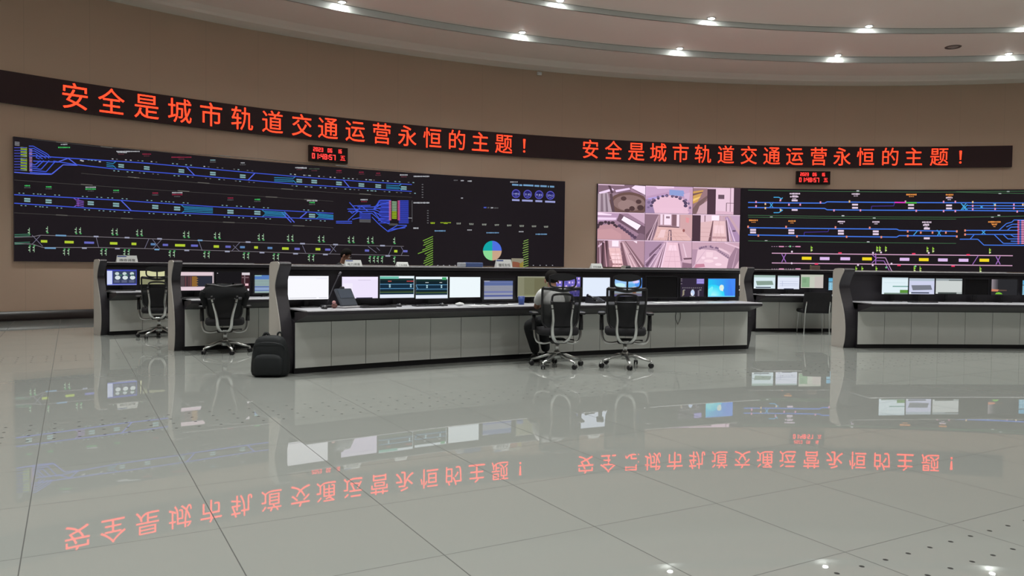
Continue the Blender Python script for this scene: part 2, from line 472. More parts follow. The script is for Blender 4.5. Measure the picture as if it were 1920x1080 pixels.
SEG = {'0': 'abcdef', '1': 'bc', '2': 'abged', '3': 'abgcd', '4': 'fgbc', '5': 'afgcd', '6': 'afgedc', '7': 'abc', '8': 'abcdefg', '9': 'abcdfg'}
def seven(w0, s_, th, z, h, col, par):
    """seven segment digits; returns the end angle"""
    wd = h*.52; tk = h*.15
    for ch in s_:
        w = WallPaint(w0.rad)
        if ch == ':':
            for zz in (.3, .7):
                w.add([w.pos(th+a/w.rad, z+h*zz+b, 1) for a, b in ((0, -tk*.6), (tk*1.2, -tk*.6), (tk*1.2, tk*.6), (0, tk*.6))], [(0, 1, 2, 3)], col)
            w.build('colon', M_led, par); th += tk*2.0/w.rad; continue
        if ch == ' ': th += h*.55/w.rad; continue
        box = {'a': (0, h-tk, wd, h), 'g': (0, h/2-tk/2, wd, h/2+tk/2), 'd': (0, 0, wd, tk), 'f': (0, h/2, tk, h), 'e': (0, 0, tk, h/2),
               'b': (wd-tk, h/2, wd, h), 'c': (wd-tk, 0, wd, h/2)}
        for sg in SEG[ch]:
            x0, y0, x1, y1 = box[sg]
            w.add([w.pos(th+a/w.rad, z+b, 1) for a, b in ((x0, y0), (x1, y0), (x1, y1), (x0, y1))], [(0, 1, 2, 3)], col)
        w.build('digit', M_led, par); th += (wd+h*.16)/w.rad
    return th
def clock(x0, y0, x1, y1, xm, label):
    rad = WR-.10; a0 = wth(x0, y0, rad); a1 = wth(x1, y1, rad)
    pm = on_circle(xm, (y0+y1)/2, WC, rad); k = pm.y/FOC; hgt = .40
    zc = on_circle((x0+x1)/2, (y0+y1)/2, WC, rad).z
    t = thing('led_clock', label, 'clock', group='red date and time clocks on the wall')
    wall_slab('housing', a0, a1, zc-hgt/2, zc+hgt/2, rad, WR-.002, mat('clock housing', (40, 20, 20), .4), t, 4)
    w = WallPaint(rad); W = (a1-a0); CL = (3.0, .10, .09)
    e = seven(w, '2023', a0+W*.10, zc+.05, .10, CL, t); seven(w, '06', a0+W*.47, zc+.05, .10, CL, t); seven(w, '16', a0+W*.72, zc+.05, .10, CL, t)
    seven(w, '01:48:57', a0+W*.07, zc-.135, .135, CL, t)
    w.text('五', a0+W*.80, zc-.12, .15, CL)
    w.build('weekday_character', M_led, t)
clock(580, 272, 652, 307, 616, 'red LED date and time clock above the left track display')
clock(1494.5, 320.5, 1556.5, 346, 1525, 'red LED date and time clock above the right track display')

# ------------------------------------------------------------------ the three wall displays
BLU = lin((70, 95, 225)); BLU2 = lin((92, 110, 235)); CYA = lin((50, 140, 190)); TEAL = lin((140, 180, 185)); GRY = lin((105, 105, 108))
LGR = lin((190, 192, 198)); GRN = lin((70, 190, 100)); LIME = lin((165, 195, 45)); YEL = lin((190, 215, 60)); LAV = lin((110, 112, 200)); REDD = lin((150, 45, 70))
LBL = lin((120, 165, 205)); DKG = lin((70, 82, 70)); PNK = lin((215, 130, 190))
M_panel = mat('black display panel', (34, 30, 36), .35, spec=.3)
M_panel.node_tree.nodes['Principled BSDF'].inputs['Emission Color'].default_value = (*lin((28, 23, 28)), 1)      # a lit screen is never quite black
M_panel.node_tree.nodes['Principled BSDF'].inputs['Emission Strength'].default_value = .7
M_panel.cycles.emission_sampling = 'NONE'
def panel(x0, x1, z0, z1, name, label, cat):
    t = thing(name, label, cat)
    wall_slab('panel', wth(x0, 400), wth(x1, 420), z0, z1, RS, WR-.002, M_panel, t, 60)
    return t
# ---- left: line overview of the metro
VL = panel(26.5, 1058.5, 1.205, 3.695, 'track_display', 'very wide black wall display with blue track diagram, left part of wall', 'display wall')
w = WallPaint()
# thin separators
for pts in ([(60, 261), (185, 275), (480, 297), (772, 322)], [(152, 325), (480, 351), (772, 370)], [(26.5, 337.5), (480, 367.5), (625, 377.5)], [(26.5, 399), (225, 409), (480, 419), (625, 427)]):
    w.line(pts, .9, lin((74, 72, 70)))
    for f in (.15, .35, .6, .85):
        i = int(f*(len(pts)-1)); a, b = pts[i], pts[min(i+1, len(pts)-1)]; q = f*(len(pts)-1)-i
        w.rect(a[0]+(b[0]-a[0])*q, a[1]+(b[1]-a[1])*q, 22, 1.6, lin((120, 118, 112)))
# row 1
w.lay = 2
U1 = [(62, 292), (120, 296), (200, 301), (275, 306), (375, 315), (480, 324.7), (555, 331), (640, 337.5), (772, 346)]
L1 = [(100, 302), (145, 309), (212, 316.5), (350, 327.5), (480, 339), (550, 345), (650, 351), (772, 359)]
w.line(U1, 1.8, BLU); w.line(L1, 1.8, BLU)
def interp(line, x):
    for (x0, y0), (x1, y1) in zip(line[:-1], line[1:]):
        if x0 <= x <= x1: return y0+(y1-y0)*(x-x0)/(x1-x0)
    return line[-1][1]
for a, b in (((350, 313.5), (365, 329)), ((465, 337.5), (478, 324.5)), ((644, 337.8), (655, 351)), ((128, 297), (144, 309)), ((110, 303), (130, 296))):
    w.line([a, b], 1.8, BLU2)
# depot fan at far left
for i in range(9):
    y = 277+i*5.2
    w.line([(26.5, y), (50, y)], 1.4, lin((76, 84, 190)))
for i, (x1, y1) in enumerate(((95, 296), (92, 297), (86, 297), (80, 298), (74, 298))):
    y = 274+i*4.6; w.line([(54, y), (62+i*1.5, y), (x1-6, y1-7+i*1.2), (x1, y1)], 1.6, BLU)
for i, (x0, y0) in enumerate(((118, 309), (104, 302), (92, 301), (82, 301), (76, 301))):
    y = 325-i*4.2; w.line([(x0, y0), (x0-20+i*2.4, y+1), (56, y-2)], 1.6, BLU)
w.line([(26.5, 323), (70, 326.5), (96, 327), (118, 309), (145, 310)], 1.8, BLU2)
w.line([(62, 302), (110, 304)], 1.8, BLU)
for i in range(16):
    y = 277+i*2.7 + (1.6 if i > 6 else 0); w.rect(44.5, y, 12, 1.7, LIME)
for i in range(15): w.rect(57.5, 281+i*2.8, 5.5, 1.5, lin((185, 140, 190)))
for i in range(4): w.rect(32, 266.5+i*2, 9, 1, lin((150, 150, 155)))
for sx, sw in ((206, 13), (532, 36), (736, 24)):
    u_, l_ = interp(U1, sx), interp(L1, sx)
    for q in (.3, .55, .75): w.line([(sx-sw/2, u_+(l_-u_)*q-.6), (sx+sw/2, u_+(l_-u_)*q+.9)], 1.3, CYA)
    w.line([(sx+sw/2, u_+5), (sx+sw/2+5, u_+1)], 1.5, CYA); w.line([(sx+sw/2, l_-5), (sx+sw/2+5, l_)], 1.5, CYA)
for x in (152, 155, 166, 172, 179, 187): w.rect(x, 302+(x-150)*.1+random.uniform(-5, 6), 4, 2.2, random.choice([LGR, GRN, TEAL]))
st1 = [(227, 311), (275, 315), (340, 320.5), (399, 325.5), (455, 330.5), (561, 339), (589, 340.5), (635.5, 344), (677.5, 347), (709, 349), (757, 352.5)]
for i, (x, y) in enumerate(st1):
    w.rect(x, y-1.9, 10.5, 2.6, TEAL); w.rect(x, y+1.9, 10.5, 2.6, TEAL)
    lc = [LGR, REDD, REDD, TEAL, LGR, LGR, DKG, REDD, REDD, REDD, LGR][i]; ww = [18, 17, 38, 10, 8, 16, 20, 10, 9, 8, 15][i]
    w.dash(x+(2 if i == 0 else 0), interp(U1, x)-17, ww, 2.2, lc); w.dash(x, interp(U1, x)-13.5, 11, 1.4, lin((110, 60, 72)) if i not in (3, 4) else GRY, 3)
    for dx in (-16, -8, 9, 18):
        w.rect(x+dx, interp(U1, x+dx)-3.6, 3.2, 1.5, random.choice([TEAL, GRY, LGR])); w.rect(x+dx+3, interp(L1, min(770, x+dx+3))+3.6, 3.2, 1.5, random.choice([TEAL, GRY]))
w.dash(120, 271, 13, 1.8, LGR, 3); w.dash(120, 276.5, 23, 2.6, GRN, 5); w.dash(240, 284, 44, 2.2, LGR, 7); w.dash(567, 315, 16, 2.5, LGR, 4)
# row 2
U2 = [(26.5, 365), (140, 371), (225, 375.5), (400, 387.5), (480, 392), (625, 400)]
L2 = [(26.5, 381), (225, 394), (400, 402.5), (480, 406), (625, 411.5)]
w.line(U2, 1.8, BLU); w.line(L2, 1.8, BLU)
for a, b in (((227, 376), (246, 395)), ((533, 397), (552, 417)), ((528, 398), (546, 417)), ((562, 409), (575, 398))): w.line([a, b], 1.9, BLU2)
for sx, sw, cc in ((372, 54, CYA), (150, 14, lin((130, 90, 190))), (516, 40, CYA), (611, 28, CYA)):
    u_, l_ = interp(U2, sx-sw/3), interp(L2, sx-sw/3)
    for q in (.25, .42, .6, .8): w.line([(sx-sw/2, u_+(l_-u_)*q-.8), (sx+sw/2, u_+(l_-u_)*q+2)], 1.5, cc)
    w.line([(sx-sw/2, u_+4), (sx-sw/2-5, u_)], 1.6, cc); w.line([(sx-sw/2, l_-4), (sx-sw/2-5, l_)], 1.6, cc)
for q in range(5): w.rect(146.5, 372+q*3.4, 3, 2, lin((200, 90, 200)))
st2 = [(51, 375), (91, 377.5), (170, 381), (217.5, 384), (291, 388), (332, 391), (432, 397), (482.5, 399), (585, 404.5)]
for i, (x, y) in enumerate(st2):
    w.rect(x, y-2.1, 11.5, 3, TEAL); w.rect(x, y+2.1, 11.5, 3, TEAL)
    lc = [GRN, GRN, GRN, GRN, REDD, REDD, REDD, GRN, GRN][i]; yy = interp(U2, x)-18
    w.dash(x, yy, 11 if i not in (2, 5) else 20, 2.6, lc); w.dash(x, yy+3.6, 12, 1.3, GRY, 3)
    if i in (2, 5, 8): w.dash(x, yy-3.5, 20, 2.4, LGR, 4)
    for dx in (-15, -7, 12, 20):
        w.rect(x+dx, interp(U2, max(27, x+dx))-3.4, 3, 1.4, TEAL); w.rect(x+dx+4, interp(L2, max(27, x+dx+4))+3.4, 3, 1.4, TEAL)
# right depot
def rp(X, Y): return (400+X/4, 260+Y/4)
for i in range(22):
    y = 372+i*2.2
    if 375 < y < 421: w.line([(711+random.uniform(-3, 3), y), (731, y)], 1.35, lin((62, 78, 205))); w.line([(747.5, y), (766, y)], 1.35, lin((62, 78, 205)))
for pts in ([(1005, 528), (1200, 530), (1250, 462), (1330, 462)], [(1010, 545), (1200, 546)], [(1040, 505), (1180, 500)], [(1020, 478), (1045, 505), (1080, 545)],
            [(1200, 530), (1260, 490), (1320, 490)], [(1200, 545), (1260, 580), (1320, 585)], [(1200, 530), (1270, 515), (1320, 515)], [(1190, 588), (1240, 640), (1310, 697), (1450, 655)],
            [(1190, 560), (1260, 620), (1320, 640)], [(1010, 612), (1090, 540)], [(920, 620), (1040, 620)], [(920, 632), (1040, 634)], [(1040, 605), (1110, 590)], [(1310, 690), (1380, 650), (1450, 650)], [(1330, 680), (1440, 668)], [(1250, 462), (1230, 500), (1320, 476)], [(1200, 530), (1250, 548), (1320, 552)], [(1200, 545), (1245, 600), (1320, 610)], [(1080, 512), (1200, 512), (1240, 500)], [(1020, 540), (1040, 560), (1100, 520)], [(1060, 530), (1120, 560), (1190, 560)], [(1110, 505), (1160, 545)]):
    w.line([rp(*q) for q in pts], 1.6, BLU)
for i in range(9):
    w.line([rp(1095, 560+i*8), rp(1180, 562+i*8)], 1.3, lin((60, 76, 190)) if i < 6 else GRY)
w.lay = 3
for X, cc in ((1325, lin((215, 120, 160))), (1390, lin((215, 90, 130)))):
    for i in range(17): w.rect(*rp(X, 468+i*8.8), 4.2, 1.4, cc)
for i in range(14): w.rect(*rp(1357, 473+i*9.6), 9, 1.5, LIME if i > 7 else lin((150, 185, 150)))
w.line([rp(1490, 465), rp(1490, 625)], .9, GRY); w.line([rp(1460, 595), rp(1490, 596)], .9, LGR)
w.dash(*rp(1130, 458), 14, 2.6, LGR, 3); w.dash(*rp(1130, 472), 12, 1.6, REDD, 3)
for Y in (640, 648): w.rect(*rp(1350, Y), 16, 1.1, GRY)
# right column of charts
for X, Y, ww in ((1560, 283, 30), (1560, 481, 30), (1518, 671, 10)): w.dash(*rp(X, Y), ww, 2.6, LGR, 5)
for i in range(6): w.rect(792, 346+i*4.8, 3, 1.7, GRY); w.rect(802, 395+i*4.6, 3, 1.7, GRY)
def rq(X, Y): return (700+X/4.8, 310+Y/4.8)
for i, (X, Y) in enumerate(((533, 520), (650, 520), (767, 524), (882, 529), (997, 533), (1110, 537), (1222, 541), (1335, 546), (1445, 549), (1553, 553))):
    cc = LIME if i < 2 else lin((150, 155, 145)); w.dash(*rq(X, Y-4), 9 if i != 1 else 20, 1.6, cc, 3); w.dash(*rq(X, Y+4), 8, 1.5, cc, 2)
for X, Y, ww, cc in ((600, 590, 21, LBL), (1073, 607, 24, LBL), (1510, 620, 22, LBL), (865, 582, 9, LGR), (1330, 597, 9, LGR), (385, 566, 9, LGR), (740, 135, 8, GRY), (800, 138, 6, LGR), (866, 142, 8, LGR), (797, 295, 4, LGR), (1005, 380, 5, BLU2), (1035, 381, 4, GRY), (1068, 382, 5, LGR), (1105, 384, 8, GRY)):
    w.dash(*rq(X, Y), ww, 2.3, cc, 4)
for i in range(13):
    Y = 655+i*20.5; x0 = (445, 455, 448, 470, 440, 400, 462, 480, 470, 455, 450, 465, 470)[i]
    w.line([rq(x0, Y+(535-x0)*.28), rq(536, Y-15)], 1.5, lin((130, 180, 70)))
for i in range(12):
    Y = 668+i*21; w.line([rq(1352-(i*7 % 12), Y+16), rq(1395, Y)], 1.4, lin((140, 175, 90)))
for a0, cc in ((0, (86, 122, 238)), (90, (24, 178, 178)), (180, (150, 232, 160)), (270, (214, 176, 146))): w.disc(*rq(1070, 768), 17.4, 18.4, lin(cc), a0, a0+90)
for X in (580, 632, 684, 736, 1440, 1500, 1556, 1612): w.rect(*rq(X, 900), 2, 1.2, LGR)
w.dash(963.5, 341.3, 15, 1.8, LGR, 5)
for i, (a, b) in enumerate(((960, 972), (973.5, 979), (981, 1000), (1002, 1011), (1013, 1025), (1027, 1029), (1031, 1039))): w.rect((a+b)/2, 346.6+(a-960)*.048, b-a, 3.2, LBL)
for (x, y, s_, ww) in ((967.3, 363.2, '1493', 14), (989, 364.2, '21.82', 20), (1010.5, 365.2, '9.82', 13), (1031.7, 366.3, '274.2', 19)):
    w.disc(x, y, 7.8, 8.4, lin((56, 52, 140)), lay=2); w.disc(x, y, 5.6, 6, lin((40, 38, 110)), lay=3)
    w.ringd(x, y, 7.4, 1.4, lin((98, 96, 200)), 4)
    a0, z_ = w.wp(x-5.6, y+1.8); a1, _ = w.wp(x+5.6, y+1.8); w.text(s_, a0, z_, .075, lin((190, 195, 250)), a1, lay=5)
    w.rect(x, y+4.2, 5, 1.2, LAV, 5); w.rect(x-.3, y+12, ww, 3.4, lin((165, 170, 225)), 2)
# row 3: power supply line
w.lay = 2
U3 = [(27, 445), (60, 444), (75, 441), (180, 444), (277, 447.5), (450, 454), (625, 459), (757, 462)]
L3 = [(27, 456), (62, 458), (80, 464), (185, 464), (272, 466), (450, 471), (570, 475), (767, 479.5)]
w.line(U3, 1.1, lin((135, 130, 136))); w.line(L3, 1.1, lin((135, 130, 136)))
for a, b in (((60, 441), (80, 462)), ((60, 458), (76, 441)), ((180, 444), (185, 464)), ((271, 466), (279, 448)), ((372, 450), (379, 470)), ((434, 471), (450, 454)), ((437, 460), (449, 471)), ((567, 460), (573, 474)), ((619, 460), (630, 472)), ((630, 460), (618, 476)), ((690, 462), (706, 474)), ((706, 464), (712, 470)), ((728, 479), (735, 463)), ((752, 463), (756, 470)), ((756, 470), (752, 479)), ((286, 449), (300, 467)), ((302, 450), (287, 466))):
    w.line([a, b], 1.0, lin((120, 118, 140)))
for x, y, ww in ((82.5, 452.5, 12), (129.5, 454, 17), (213, 456.3, 14), (251, 457.3, 9), (337.5, 460, 19), (405.5, 462.2, 10), (480, 464, 7), (535, 466, 12.5), (596, 467.3, 9), (742, 471, 6)): w.rect(x, y, ww, 4.6, YEL)
for x, y, ww in ((167, 455, 18.5), (310, 459.2, 10), (364.5, 460.6, 13), (427.5, 462.6, 10), (454.5, 463.4, 9), (506, 465, 9), (557, 466.6, 10), (614.5, 468, 10), (688, 469.8, 8), (760, 471, 8), (287, 458, 9)): w.rect(x, y, ww, 4, LAV if ww != 9 else lin((100, 140, 190)))
for i, x in enumerate((114, 180, 238, 299, 375, 465, 567, 629, 717)): w.rect(x, interp(U3, x)-.5, 20 if i == 0 else 9, 2.8, LBL if i in (0, 4) else lin((165, 168, 190)), 3)
for i, x in enumerate((94, 158, 220, 294, 350, 426, 491, 554, 610, 727)): w.rect(x, interp(L3, x)+1.2, 21 if i == 0 else 9, 2.8, LBL if i in (0, 3) else lin((165, 168, 190)), 3)
def signal(x, y, n=2, c1=GRN, c2=lin((165, 200, 165)), g=5.2):
    for k in range(n):
        xx = x+(k-(n-1)/2)*8
        w.line([(xx, y-6.5), (xx, y+6.5)], .8, c2); w.rect(xx-1.2, y-2.4, 3.4, 2, c2); w.rect(xx-1.2, y+2.6, 3.4, 2, c2)
        w.rect(xx, y+5.4 if y < 455+x*.03 else y-5.4, 4, 1.4, c1)
for x, n in ((55, 1), (89, 1), (147, 2), (215.5, 2), (262, 2), (350, 2), (408, 2), (490, 2), (545, 2), (603, 2), (659, 2), (695, 2), (740, 1)): signal(x, interp(U3, x)-10.5, n)
for x, n in ((60, 2), (125, 2), (195, 2), (238, 2), (323, 2), (388, 2), (462, 2), (518, 2), (584, 2), (698, 2), (713, 2), (740, 1)): signal(x, interp(L3, x)+8.5, n)
for y in (440, 443, 455, 458): w.line([(27, y), (56, y-1)], 1.0, lin((80, 150, 120)))
w.build('diagram', M_dim, VL)

# ---- right: second line overview
def s8(X, Y): return (1380+X/3.5518, 310+Y/3.5518)
VR = panel(1389, 1985, 1.205, 3.672, 'track_display', 'black wall display with blue and yellow track diagram, right end of wall', 'display wall')
w = WallPaint(); w.lay = 2
B8 = lin((70, 120, 225)); PK8 = lin((225, 150, 190)); LV8 = lin((222, 190, 238)); ORG = lin((235, 150, 75)); WH8 = lin((225, 205, 225)); SGN = lin((150, 200, 70))
for pts in ([(80, 165), (1465, 178), (1918, 188), (2100, 190)], [(80, 332), (1465, 346), (1918, 338)], [(80, 345), (1465, 358)], [(80, 503), (1465, 520)], [(1465, 176), (1918, 172), (2100, 172)]):
    w.line([s8(*q) for q in pts], .9, lin((70, 112, 78)))
for X, Y in ((811, 170), (235, 345), (712, 336), (920, 352), (200, 503), (880, 510), (1757, 187), (1812, 174), (1707, 344), (1750, 333)): w.rect(*s8(X, Y), 5, 2, LGR)
UR = [(80, 247), (590, 252), (606, 243), (1480, 249), (1918, 251), (2130, 252)]; LR = [(80, 280), (590, 287), (606, 296), (1500, 300), (1918, 304), (2130, 305)]
for ln in (UR, LR): w.line([s8(*q) for q in ln], 1.9, B8)
w.line([s8(900, 295), s8(903, 272), s8(1050, 270), s8(1056, 248)], 1.2, lin((70, 56, 150)))
w.line([s8(1055, 247), s8(1127, 248)], 2.4, lin((215, 60, 190)), 3); w.line([s8(1130, 249), s8(1203, 250)], 2.4, lin((80, 190, 60)), 3)
for Y in (268, 285): w.line([s8(1540, Y), s8(1918, Y+2), s8(2130, Y+3)], 1.7, B8)
def xmark(X, Y0, Y1, ww, cc):
    w.line([s8(X-ww, Y0), s8(X+ww, Y1)], 1.5, cc); w.line([s8(X-ww, Y1), s8(X+ww, Y0)], 1.5, cc)
CY8 = lin((70, 165, 220))
xmark(235, 245, 285, 14, CY8); xmark(1515, 248, 302, 20, CY8); xmark(1525, 262, 296, 16, CY8); xmark(1635, 266, 288, 12, CY8); xmark(1722, 250, 270, 10, CY8)
for pts in ([(250, 213), (285, 213), (305, 225)], [(290, 240), (310, 215)], [(290, 290), (312, 300)], [(250, 315), (285, 315), (308, 300)]): w.line([s8(*q) for q in pts], 1.6, CY8)
for X, Y in ((295, 232), (297, 298), (133, 244), (133, 272), (195, 257), (195, 285), (352, 262), (427, 262), (562, 247), (755, 241), (652, 300), (828, 300), (1128, 242), (1200, 303), (1382, 243), (1382, 305), (1460, 243), (1460, 305), (1576, 245), (1576, 270), (1576, 293), (1725, 265), (1725, 290), (1850, 262), (1850, 285), (1872, 308), (1910, 262)):
    w.rect(*s8(X, Y), 2.8, 4, random.choice([PK8, lin((225, 190, 150)), PK8]), 3)
for X, Y0, Y1 in ((390, 234, 297), (792, 262, 283), (1165, 264, 285), (1418, 267, 287)):
    w.rect(*s8(X, Y0), 11, 3.2, WH8, 3); w.rect(*s8(X, Y1), 11, 3.2, WH8, 3)
for X, Y, ww, cc in ((392, 189, 20, WH8), (387, 209, 16, WH8), (797, 191, 16, WH8), (1168, 195, 20, ORG), (1422, 196, 15, ORG), (1420, 216, 13, WH8), (116, 366, 17, ORG), (372, 371, 14, ORG), (701, 375, 14, WH8), (931, 377, 14, WH8), (1270, 379, 18, WH8), (1266, 398, 12, WH8), (1720, 377, 24, ORG), (1720, 395, 9, ORG)):
    w.dash(*s8(X, Y), ww, 2.8, cc, 4); w.dash(*s8(X, Y+13), ww*.5, 1.3, cc, 3)
U8 = [(80, 415), (1070, 425), (1086, 433), (1470, 439)]; L8 = [(80, 463), (1070, 478), (1086, 468), (1470, 471)]
for ln in (U8, L8): w.line([s8(*q) for q in ln], 1.9, B8)
w.line([s8(452, 470), s8(455, 446), s8(612, 442), s8(620, 420)], 1.2, lin((70, 56, 150)))
for X, Y0, Y1 in ((113, 430, 447), (368, 433, 451), (698, 437, 455), (930, 440, 458), (1270, 421, 486)):
    w.rect(*s8(X, Y0), 11, 3.6, WH8, 3); w.rect(*s8(X, Y1), 11, 3.6, WH8, 3)
xmark(1352, 430, 472, 14, CY8); xmark(1648, 432, 460, 14, CY8); w.line([s8(1178, 470), s8(1212, 432)], 1.6, CY8)
for X, Y in ((80, 409), (333, 410), (662, 413), (890, 416), (148, 468), (405, 473), (736, 476), (967, 478), (1143, 440), (1143, 470), (1230, 448), (1308, 448), (1397, 448), (1470, 440), (1470, 474), (1525, 434), (1525, 461)):
    w.rect(*s8(X, Y), 3, 4, lin((230, 140, 120)), 3)
for pts in ([(1525, 433), (1880, 433)], [(1525, 460), (1880, 460)], [(1752, 431), (1800, 388), (1838, 378), (1850, 364), (2000, 364)], [(1800, 410), (1840, 392), (1880, 392)], [(1490, 492), (1610, 492), (1650, 531), (2000, 534)], [(1560, 490), (1585, 462)], [(1720, 462), (1780, 520), (1880, 520)], [(1780, 462), (1810, 490), (1880, 490)], [(1830, 462), (1850, 475), (1880, 475)], [(1806, 433), (1830, 412), (1880, 410)], [(1830, 505), (1880, 506)]):
    w.line([s8(*q) for q in pts], 1.6, B8)
for i in range(14):
    Y = 370+i*11.5; w.line([s8(1885, Y), s8(2060, Y)], 1.6, B8); w.rect(*s8(1880, Y), 3.4, 2, lin((235, 110, 150)), 3); w.rect(*s8(1908, Y), 5, 2, lin((235, 150, 190)), 3)
# lower line
for pts in ([(238, 585), (1843, 602)], [(238, 650), (1840, 668)]): w.line([s8(*q) for q in pts], 1.7, lin((205, 160, 190)))
for X, Y, cc in ((470, 619, 1), (590, 621, 0), (727, 622, 0), (872, 623, 1), (1122, 626, 0), (1250, 628, 1), (1377, 630, 0), (1515, 632, 0), (1653, 632, 1)): w.rect(*s8(X, Y), 18, 5.6, lin((240, 215, 40)) if cc else LV8, 3)
for X, Y in ((692, 584), (1183, 589), (1545, 596), (535, 657), (1085, 666), (1445, 671)): w.rect(*s8(X, Y), 6.5, 2.6, lin((235, 60, 100)), 3)
V8 = lin((160, 110, 190))
xmark(318, 590, 645, 14, V8); xmark(1745, 606, 660, 14, V8); w.line([s8(1575, 660), s8(1612, 603)], 1.2, V8); w.line([s8(903, 592), s8(935, 620), s8(905, 650)], 1.3, V8)
w.line([s8(930, 585), s8(930, 655)], 1.5, V8); w.line([s8(935, 615), s8(995, 616), s8(1035, 700), s8(1046, 712)], 1.4, lin((190, 150, 190))); w.line([s8(935, 635), s8(985, 636), s8(1020, 700)], 1.2, V8)
for X, Y in ((500, 555), (937, 556), (955, 556), (995, 556), (1272, 560), (1310, 562), (1688, 570)):
    w.line([s8(X, Y-18), s8(X, Y+20)], 1.1, SGN); w.rect(*s8(X+3, Y-6), 3.4, 3, SGN); w.rect(*s8(X+3, Y+10), 3.4, 2.6, lin((200, 215, 150)))
for X, Y in ((497, 685), (798, 692), (838, 692), (932, 692), (1186, 690), (1225, 692), (1625, 694)):
    w.line([s8(X, Y-20), s8(X, Y+20)], 1.1, SGN); w.rect(*s8(X+3, Y-4), 3.4, 3, SGN); w.rect(*s8(X+3, Y+12), 3.4, 2.6, lin((200, 215, 150)))
for Y in (541, 690):
    for i in range(13): w.rect(*s8(240+i*15.5, Y), 2.4, 1, lin((170, 140, 165)))
    for X in (302, 413): w.rect(*s8(X, Y), 9, 2, PK8, 3)
for X, Y in ((360, 540), (372, 575), (370, 652), (362, 700), (912, 583), (965, 580), (1283, 583), (910, 665), (1035, 655), (1000, 680), (1195, 672), (812, 664)): w.disc(*s8(X, Y), 1.8, 1.8, random.choice([WH8, lin((120, 200, 140))]), lay=3)
w.build('diagram', M_screen, VR)

# ---- middle: nine camera pictures
VC = panel(1119.5, 1387, 1.205, 3.672, 'camera_display', 'wall display of nine pinkish surveillance camera pictures, three by three', 'display wall')
a0c, a1c = wth(1119.8, 420), wth(1387, 430)
w = WallPaint(); GZ0, GZ1 = 1.215, 3.665
def tile(ci, ri, shapes, bg, u1=1.0):
    A0 = a0c+(a1c-a0c)*(ci/3+.0012); A1 = a0c+(a1c-a0c)*((ci+u1)/3-.0012)
    Z1 = GZ1-(GZ1-GZ0)*ri/3-.004; Z0 = GZ1-(GZ1-GZ0)*(ri+1)/3+.004
    CA, CB = Vector(w.pos(A0, 0, 1)), Vector(w.pos(A1, 0, 1)); NN = Vector((WC[0], WC[1], 0))-(CA+CB)/2; NN.normalize()
    def P(q, l):
        p = CA.lerp(CB, q[0])+NN*.0025*l; return (p.x, p.y, Z1+(Z0-Z1)*q[1])
    def put(poly, col, l):
        g_ = .3*col[0]+.6*col[1]+.1*col[2]; col = tuple(c+(g_-c)*.18 for c in col)
        col = (min(255, col[0]*1.03+3), col[1]*.995, min(255, col[2]*1.02+2)); w.add([P(q, l) for q in poly], [tuple(range(len(poly)))], tuple(1.06*c for c in lin(col)))
    put([(0, 0), (1, 0), (1, 1), (0, 1)], bg, 1)
    put([(0, 0), (.55, 0), (.55, .035), (0, .035)], (222, 196, 214), 6)
    if ri: put([(.5, 0), (1, 0), (1, .03), (.5, .03)], (214, 190, 206), 6)
    for k, (poly, col) in enumerate(shapes):
        l = 2+k*.12
        if poly[0] == 'e':
            _, cx, cy, rx, ry = poly; poly = [(min(1, max(0, cx+rx*cos(2*PI*i/24))), min(1, max(0, cy+ry*sin(2*PI*i/24)))) for i in range(24)]
        elif poly[0] == 'r':
            _, x0, y0, x1, y1 = poly; poly = [(x0, y0), (x1, y0), (x1, y1), (x0, y1)]
        put(poly, col, l)
dark = (84, 62, 72)
def fan(x0, y0, pts, c, w0=.004, w1=.014):
    """thin rails or floor joints running away to a vanishing point"""
    return [([(x0-w0, y0), (x0+w0, y0), (x+w1, y), (x-w1, y)], c) for x, y in pts]
def dots(cx, cy, rx, ry, a0, a1, n, c, s_=.035):
    return [(('e', cx+rx*cos(R(a0+(a1-a0)*i/(n-1)))+random.uniform(-.02, .02), cy-ry*sin(R(a0+(a1-a0)*i/(n-1)))+random.uniform(-.02, .02), s_*random.uniform(.7, 1.2), s_*random.uniform(1.1, 1.8)), c) for i in range(n)]
tile(0, 0, [(('r', 0, 0, 1, .32), (128, 104, 118)), ([(.02, .3), (.3, .14), (.34, .2), (.04, .38)], (232, 214, 240)), ([(.36, .2), (.66, .1), (.68, .16), (.38, .28)], (226, 206, 236)), ([(.7, .1), (1, .34), (1, .02), (.78, 0)], (236, 222, 238)),
     ([(.7, .12), (.98, .4), (.94, .44), (.68, .2)], (160, 130, 150)), (('e', .66, .72, .44, .46), (106, 82, 72)), (('e', .66, .66, .34, .3), (136, 112, 104)), (('e', .62, .74, .2, .2), (150, 126, 118)),
     ([(0, .36), (.2, .3), (.3, 1), (0, 1)], (172, 160, 168)), ([(.06, .36), (.1, .34), (.12, 1), (.06, 1)], (130, 114, 124)), ([(.15, .34), (.18, .33), (.22, 1), (.17, 1)], (126, 112, 122)), ([(.2, .02), (.25, .02), (.32, .3), (.28, .34)], (84, 64, 74)), ([(.24, .34), (.3, .34), (.36, 1), (.3, 1)], (92, 74, 78)),
     (('e', .54, .5, .06, .08), (84, 64, 60)), (('e', .72, .86, .06, .09), (78, 58, 56)), (('e', .86, .6, .06, .08), (80, 60, 58)), (('e', .9, .82, .07, .1), (76, 58, 56)), (('e', .62, .93, .06, .06), (80, 60, 58))], (150, 126, 140))
